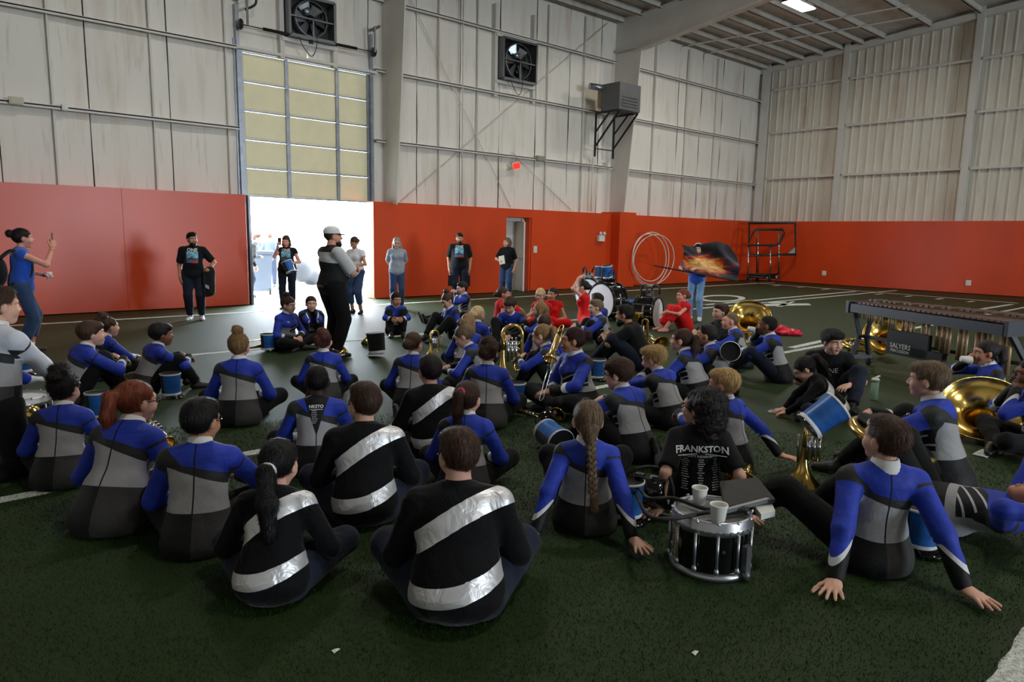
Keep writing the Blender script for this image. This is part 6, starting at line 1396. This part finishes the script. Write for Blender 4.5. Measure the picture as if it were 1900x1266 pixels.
# shirt prints
def picture_print(i, t=.30, w_=.20, h=.22):
    def grid(x0, x1, y0, y1):
        n = 8; return [(x0+(x1-x0)*a/n, y0+(y1-y0)*b/n, 0) for b in range(n+1) for a in range(n+1)], [(b*(n+1)+a, b*(n+1)+a+1, (b+1)*(n+1)+a+1, (b+1)*(n+1)+a) for b in range(n) for a in range(n)]
    for nm, (x0, x1, y0, y1), m in (('print_sky', (-w_/2, w_/2, -.02, .10), mat('print_sky', (120, 176, 200), .8, noise=(20, .5))), ('print_sea', (-w_/2, w_/2, -.10, -.02), mat('print_sea', (66, 96, 140), .8, noise=(30, .6))), ('print_red', (-.02, w_/2, -.105, -.07), mat('print_red', (190, 60, 50), .8, noise=(30, .5)))):
        me = bpy.data.meshes.new(nm); v, f = grid(x0, x1, y0, y1); me.from_pydata(v, [], f); decal(i, me, t, m, 'front', 0, 'shirt_print', .006 if nm != 'print_red' else .009)
    me = bpy.data.meshes.new('ship'); me.from_pydata([(-.07, -.045, 0), (.07, -.045, 0), (.085, -.02, 0), (.01, -.015, 0), (.0, .035, 0), (-.02, .0, 0), (-.08, -.02, 0)], [], [tuple(range(7))]); decal(i, me, t, mat('print_ship', (58, 62, 70), .8), 'front', 0, 'shirt_print', .011)
    lettering(i, 'ONE', t+.15, .085, M_INK, 'front', bold=.002)
for k in ('jacketman', 'hatlady', 'bagman'): picture_print(PPL[k])
i = PPL['frank']; lettering(i, 'FRANKSTON', .385, .060, M_INK, bold=.0016); 
me = bpy.data.meshes.new('rule'); me.from_pydata([(-.16, -.002, 0), (.16, -.002, 0), (.16, .002, 0), (-.16, .002, 0)], [], [(0, 1, 2, 3)]); decal(i, me, .350, M_INK, name='lettering')
lettering(i, 'MIGHTY INDIAN BAND', .332, .022, M_INK)
r_ = np.random.RandomState(7)
def namelist(i, t, xs_, n, size):
    for x in xs_:
        for k in range(n):
            me = bpy.data.meshes.new('dash'); L = r_.uniform(.02, .045); v = []; f = []; q = 0; xx = -L/2
            while xx < L/2:
                w2 = r_.uniform(.004, .009); b = len(v); v += [(xx, 0, 0), (xx+w2, 0, 0), (xx+w2, size, 0), (xx, size, 0)]; f.append((b, b+1, b+2, b+3)); xx += w2+.0025
            me.from_pydata(v, [], f); decal(i, me, t-k*.0165, M_INK, dx=x, name='name_line')
namelist(i, .305, (-.10, 0.0, .10), 14, .006)
i = PPL['opened']; lettering(i, 'NKSTO', .435, .033, M_INK, bold=.001); me = bpy.data.meshes.new('rule'); me.from_pydata([(-.05, -.002, 0), (.05, -.002, 0), (.05, .002, 0), (-.05, .002, 0)], [], [(0, 1, 2, 3)]); decal(i, me, .412, M_INK, name='lettering'); namelist(i, .398, (-.015,), 7, .005)
i = PPL['bigtee']; lettering(i, 'ONE', .36, .075, M_INK, 'front'); i = PPL['filmer']; lettering(i, 'BAND', .42, .06, M_INK, 'back', bold=.001); lettering(i, 'MOM', .34, .05, M_INK, 'back') if False else None
i = PPL['notebook']; lettering(i, 'Mighty', .40, .05, M_INK, 'front') if False else None
# flag
fd_ = depth_of(1289, 595)-.42; a = atd(1213, 493, fd_); b = atd(1368, 522, fd_); fo = root_at('flag', tuple((a+b)/2), label='dark flag printed with orange flames on a black pole', cat='flag'); base_ = np.array(fo.location)
MB().tube([a-base_, b-base_], .014, 8).build('pole', M_RUB, fo)
def flag_mat():
    m = bpy.data.materials.new('flame_silk'); m.use_nodes = True; nt = m.node_tree; bs = nt.nodes['Principled BSDF']; S.nt = nt
    at_ = nt.nodes.new('ShaderNodeAttribute'); at_.attribute_name = 'uvw'; mp = nt.nodes.new('ShaderNodeMapping'); mp.inputs['Scale'].default_value = (3.0, 6.0, 1); mp.inputs['Rotation'].default_value = (0, 0, .5); nt.links.new(at_.outputs['Vector'], mp.inputs[0])
    n = nt.nodes.new('ShaderNodeTexNoise'); n.inputs['Scale'].default_value = 1.3; n.inputs['Detail'].default_value = 5; n.inputs['Distortion'].default_value = 1.4; nt.links.new(mp.outputs[0], n.inputs[0])
    u, v, w_ = attr(nt, 'uvw'); d = 1.0-(((u-.42)*1.5)*((u-.42)*1.5)+((v-.34)*2.3)*((v-.34)*2.3)); h = (d*.62+S(n.outputs[0])*.8)-.16
    cr = nt.nodes.new('ShaderNodeValToRGB'); e = cr.color_ramp.elements; e[0].position = .30; e[0].color = (.012, .012, .018, 1); e[1].position = .92; e[1].color = (.95, .72, .25, 1)
    for ps, c in ((.45, (.05, .03, .05, 1)), (.56, (.22, .03, .03, 1)), (.68, (.75, .16, .02, 1))): q = e.new(ps); q.color = c
    nt.links.new(h.k, cr.inputs[0]); nt.links.new(cr.outputs[0], bs.inputs['Base Color']); bs.inputs['Roughness'].default_value = .45; return m
cs = [(1268, 455, 0), (1315, 453, .10), (1345, 452, -.06), (1352, 470, .08), (1363, 498, 0)]
n = 26; v = []; uv = []
for j in range(n+1):
    t = j/n; pb = b+(a-b)*(1-t)*.66; 
    for k in range(n+1):
        q = k/n; ut = 1268+(1350-1268)*t+6*math.sin(t*5+q*4)*(q); vt = 453+4*math.sin(t*7); top_ = atd(ut, vt, fd_+.10*math.sin(t*6)); p = pb*(1-q)+top_*q+C_FWD*(.07*math.sin(t*9+q*5)*math.sin(q*3.1)); 
        if t > .85: p = p+(C_RT*.10*math.sin(q*3.1))*(t-.85)/.15
        v.append(p-base_); uv.append((t, q, 0))
F_ = np.array([(j*(n+1)+k, (j+1)*(n+1)+k, (j+1)*(n+1)+k+1, j*(n+1)+k+1) for j in range(n) for k in range(n)]); me = mesh_np('silk', np.array(v), F_, flag_mat()); vattr(me, 'uvw', uv); link(bpy.data.objects.new('silk', me), fo)

# ---- wall fixtures
def fan(label, u0, v0, u1, v1):
    a, b = ony(u0, v0, YW-.2), ony(u1, v1, YW-.2); x0, x1, z1, z0 = a[0], b[0], (a[2]+ony(u1, v0, YW-.2)[2])/2, (b[2]+ony(u0, v1, YW-.2)[2])/2; cx, cz, w_ = (x0+x1)/2, (z0+z1)/2, min(x1-x0, 1.35); h = z1-z0
    o = root_at('exhaust_fan', (cx, YW-.2, cz), label=label, cat='fan', group='wall exhaust fans'); hw_, hh = w_/2, h/2
    for q in ((-hw_, 0, .06, h), (hw_, 0, .06, h), (0, hh, w_, .06), (0, -hh, w_, .06)): MB().box((q[0], 0, q[1]), (q[2], .36, q[3])).build('housing_side', M_GREY, o)
    MB().box((0, .14, 0), (w_, .02, h)).build('back_panel', mat('fan_dark', (58, 60, 58), .35, metal=.5, noise=(5, .3)), o); rr = min(hw_, hh)*.86
    MB().lathe([(rr, -.10), (rr+.03, -.11), (rr+.03, .10), (rr, .10)], 36, M=RX(math.pi/2)).build('shroud', M_GREY, o)
    for k in range(6):
        M = RX(math.pi/2)@RZ(k*math.pi/3); MB().add([(.08, -.05, .03), (rr*.95, -.16, .06), (rr*.95, .10, -.05), (.08, .05, -.03), (.08, -.05, .036), (rr*.95, -.16, .066), (rr*.95, .10, -.044), (.08, .05, -.024)], [(0, 1, 2, 3), (7, 6, 5, 4), (0, 4, 5, 1), (2, 6, 7, 3), (1, 5, 6, 2)]).build('blade', M_GALV, o, M=M)
    MB().lathe([(0, -.12), (.07, -.12), (.09, -.08), (.09, .08), (0, .08)], 18, M=RX(math.pi/2)).build('hub', M_BLACK, o)
    MB().bar((-hw_, -.13, -.02), (hw_, -.13, -.02), .05, .03).build('motor_bar', M_GREY, o); MB().bar((0.02, -.13, -hh), (.02, -.13, -.02), .05, .03).build('motor_bar', M_GREY, o); MB().lathe([(0, -.08), (.08, -.08), (.08, .08), (0, .08)], 16, M=T(-.14, -.14, .12)@RX(math.pi/2)).build('motor', M_GALV, o)
    MB().tube(catmull([(.06, -.16, -.05), (.08, -.18, -hh-.1), (-.05, -.18, -hh-.40), (-.25, -.17, -hh-.22), (-.34, -.15, -hh-.02)]), .010, 6).build('cable', M_BLACK, o)
    for sx in (-1, 1): MB().box((sx*(hw_+.10), .12, .2), (.10, .18, h+1.4)).build('jamb_post', M_STEEL, o)
    for sz in (-1, 1): MB().box((0, .10, sz*(hh+.08)), (w_+.25, .22, .08)).build('jamb_rail', M_STEEL, o)
fan('exhaust fan above the overhead door with dark square housing', 531, 0, 616, 74); fan('smaller-looking exhaust fan between the two steel columns', 928, 78, 988, 152)
# unit heater on bracket
hx, hz = 17.45, 5.95; yb = YW-1.15; o = root_at('unit_heater', (hx, yb, hz), label='grey unit heater on a black bracket beside the steel column', cat='heater')
MB().box((0, 0, 0), (1.0, .75, .80)).build('casing', mat('heater_grey', (92, 94, 96), .5, noise=(4, .12)), o); MB().box((.0, .48, .05), (.8, .26, .6)).build('rear_box', mat('heater_tan', (160, 140, 108), .6, noise=(6, .2)), o)
for k in range(4): MB().box((.52, 0, -.30+.10*k), (.05, .62, .03), RY(.5)[:3, :3]).build('louvre', M_GREY, o)
for k in range(8): MB().tube([(.49, -.26+.075*k, .16), (.49, -.26+.075*k, .30)], .02, 8).build('burner_tube', M_ALU, o)
for k in range(4): MB().box((-.0+.0*k, -.385, -.28+.09*k), (.72, .03, .02)).build('louvre', M_GREY, o)
MB().tube([(-.3, .30, .30), (-.85, .55, .34)], .10, 12).build('flue_pipe', M_GALV, o)
for sx in (-.45, .42):
    MB().bar((sx, -.36, -.43), (sx, .55, -.43), .05, .05).bar((sx, .60, -.40), (sx, .60, -1.75), .05, .05).bar((sx, -.34, -.45), (sx, .60, -1.45), .045, .045).bar((sx, .05, -.45), (sx, .60, -1.0), .04, .04).build('bracket_arm', M_BLACK, o)
MB().bar((-.45, .60, -1.5), (.42, .60, -1.5), .03, .03).build('bracket_tie', M_BLACK, o); MB().bar((-.45, -.34, -.43), (.42, -.34, -.43), .04, .04).build('bracket_tie', M_BLACK, o)
# exit sign, boxes, conduit
p = ony(957, 308, YW-.25); o = root_at('exit_sign', tuple(p), label='red glowing exit sign hanging askew below a junction box', cat='sign'); MB().box((0, 0, 0), (.30, .06, .20), RY(-.25)[:3, :3]).build('sign_box', M_PLAST, o); MB().box((0, -.035, 0), (.26, .01, .16), RY(-.25)[:3, :3]).build('sign_face', mat('exit_red', (210, 20, 16), .4, emit=((255, 40, 30), 1.6)), o); MB().tube(catmull([(.0, 0, .1), (.05, .05, .25), (.02, .1, .36)]), .006, 5).build('wire', M_BLACK, o)
def wallbox(label, u, v, w_, h, m=M_PLAST, Y=YW-.23, name='junction_box'):
    p = ony(u, v, Y); o = root_at(name, tuple(p), label=label, cat='electrical box'); MB().box((0, 0, 0), (w_, .08, h)).build('box_body', m, o); MB().box((0, -.045, 0), (w_*.8, .012, h*.8)).build('cover_plate', m, o); return o
wallbox('pale junction box on the girt over the long stained wall, far from the door', 30, 187, .22, .13, mat('box_tan', (196, 192, 170), .5)); wallbox('small white box on the girt nearest the overhead door', 120, 199, .10, .12); wallbox('grey conduit box on the girt right of the exit sign', 1003, 294, .35, .14, mat('box_grey', (150, 148, 136), .5)); wallbox('small box on the girt by the heater column', 1128, 306, .12, .14)
p = ony(1115, 441, YP-.07); o = root_at('emergency_light', tuple(p), label='white emergency light box on the orange padding', cat='light'); MB().box((0, 0, -.02), (.28, .10, .20)).build('housing', M_PLAST, o)
for sx in (-.09, .09): MB().lathe([(0, 0), (.05, 0), (.055, .06), (0, .07)], 14, M=T(sx, -.03, .12)@RX(1.2)).build('lamp_head', M_PLAST, o)
for u, v, Y, lb in ((993, 463, YP-.02, 'white switch plate on the orange padding by the side door'),):
    p = ony(u, v, Y); o = root_at('switch_plate', tuple(p), label=lb, cat='switch'); MB().box((0, 0, 0), (.14, .02, .20)).build('plate', M_PLAST, o); MB().box((0, -.015, 0), (.03, .02, .06)).build('toggle', M_PLAST, o)
for u, v, lb in ((1529, 507, 'white outlet low on the end wall padding, nearest the corner'), (1797, 525, 'white outlet low on the end wall padding, nearest the picture edge')):
    p = onx(u, v, XP-.02); o = root_at('wall_outlet', tuple(p), label=lb, cat='outlet'); MB().box((0, 0, 0), (.02, .16, .18)).build('plate', M_PLAST, o); MB().box((-.012, 0, .0), (.012, .07, .09)).build('socket', M_PLAST, o)
for a_, b_ in (((9.9, 5.5), (9.9, 8.6)), ((12.0, 2.5), (12.0, 8)), ((17.3, 2.5), (17.3, 4.2))): part(MB().tube([(a_[0], YW-.20, a_[1]), (b_[0], YW-.20, b_[1])], .018, 6), 'conduit', M_STEEL, wall_back)
# white tubing coil leaning on the wall
o = root_at('tubing_coil', tuple(onz(1222, 533)), label='loose coil of white tubing leaning on the orange wall', cat='coil'); lb0 = np.array(o.location); rr_ = np.random.RandomState(2)
for k, (cu, cv, ru, rv, th, yy) in enumerate(((1207, 481, 34, 50, .10, YP-.50), (1213, 482, 37, 47, .25, YP-.58), (1205, 478, 31, 44, -.05, YP-.66))):
    pts = []
    for a in np.linspace(0, 2*np.pi, 40, endpoint=False):
        x, y = ru*math.cos(a), rv*math.sin(a); q = ony(cu+x*math.cos(th)-y*math.sin(th), cv+x*math.sin(th)+y*math.cos(th), yy); q[2] = max(q[2], .02); pts.append(q-lb0)
    MB().tube(pts, .016, 6, closed=True).build('tube_loop', M_PLAST, o)
# sled-like steel frame in the corner
dd = depth_of(1430, 522)-1.1; fr_o = root_at('steel_frame_rack', tuple(onz(1430, 521)), label='black and silver wheeled tube frame in the hall corner', cat='frame'); f0 = np.array(fr_o.location)
def Q(u, v, off=0.0): p = atd(u, v+2, dd+off)-f0; p[2] = max(p[2], .04); return p
MB().tube(np.array([Q(1390, 412), Q(1476, 412), Q(1476, 470), Q(1390, 472)]), .055, 8, closed=True, smooth=False).build('upper_frame', M_BLACK, fr_o)
MB().tube(np.array([Q(1398, 428, -.5), Q(1403, 424, -.5), Q(1452, 424, -.5), Q(1455, 430, -.5), Q(1446, 450, -.5), Q(1440, 453, -.5), Q(1388, 453, -.5)]), .045, 8, closed=True).build('lower_frame', M_BLACK, fr_o)
for u, v0, v1, of in ((1389, 452, 508, -.5), (1407, 424, 502, 0), (1430, 452, 510, -.5), (1446, 426, 505, 0)): MB().tube([Q(u, v0, of), Q(u-1.5, v1, of)], .032, 8).build('silver_post', M_CHROME, fr_o); MB().tube([Q(u-1.5, v1, of), Q(u-1.8, v1+10, of)], .045, 8).build('post_sleeve', M_BLACK, fr_o)
MB().tube([Q(1406, 440, .1), Q(1405, 520, .1)], .05, 8).build('mast', M_BLACK, fr_o)
MB().tube([Q(1388, 512, -.5), Q(1444, 513, -.2)], .05, 8).build('base_tube', M_BLACK, fr_o); MB().tube([Q(1390, 508, 0), Q(1442, 508, .1)], .05, 8).build('base_tube', M_BLACK, fr_o); MB().prism([Q(1462, 468), Q(1476, 456), Q(1476, 469)], C_FWD*-.02, C_FWD*.02).build('gusset', M_GREY, fr_o)
for u, v in ((1393, 517), (1424, 518), (1441, 516)): MB().lathe([(0, -.03), (.08, -.03), (.10, 0), (.08, .03), (0, .03)], 14, M=T(*Q(u, v, -.3))@T(0, 0, .06)@RX(math.pi/2)).build('wheel', M_GALV, fr_o)
# outside: bin, parked trailer, ground kerb
p = onz(481, 546); o = root_at('wheeled_bin', tuple(p), CAMH(483), label='grey wheeled bin outside the open door', cat='bin'); MB().box((0, 0, .58), (.62, .70, .95), taper=1.12).build('bin_body', mat('bin_grey', (70, 78, 92), .5), o); MB().box((0, 0, 1.1), (.76, .82, .08)).build('bin_lid', mat('bin_lid', (60, 68, 82), .5), o)
for sx in (-.27, .27): MB().lathe([(0, -.03), (.10, -.03), (.10, .03), (0, .03)], 14, M=T(sx, -.3, .10)@RY(math.pi/2)).build('wheel', M_RUB, o)
p = onz(560, 530); o = root_at('equipment_heap', tuple(p), label='dark covered equipment heap outside the open door', cat='equipment'); D_, lo_ = field([Ell((0, 0, .5), (.35, .35, .4)), Ell((.4, .1, .25), (.3, .3, .3))], .05, k=.15, floor=.0, post=lambda D, G: D+.03*wob(G, 10, 3)); V_, F_ = nets(D_, lo_, .05); link(bpy.data.objects.new('cover', mesh_np('cover', V_, F_, mat('dark_tarp', (22, 24, 32), .7))), o)
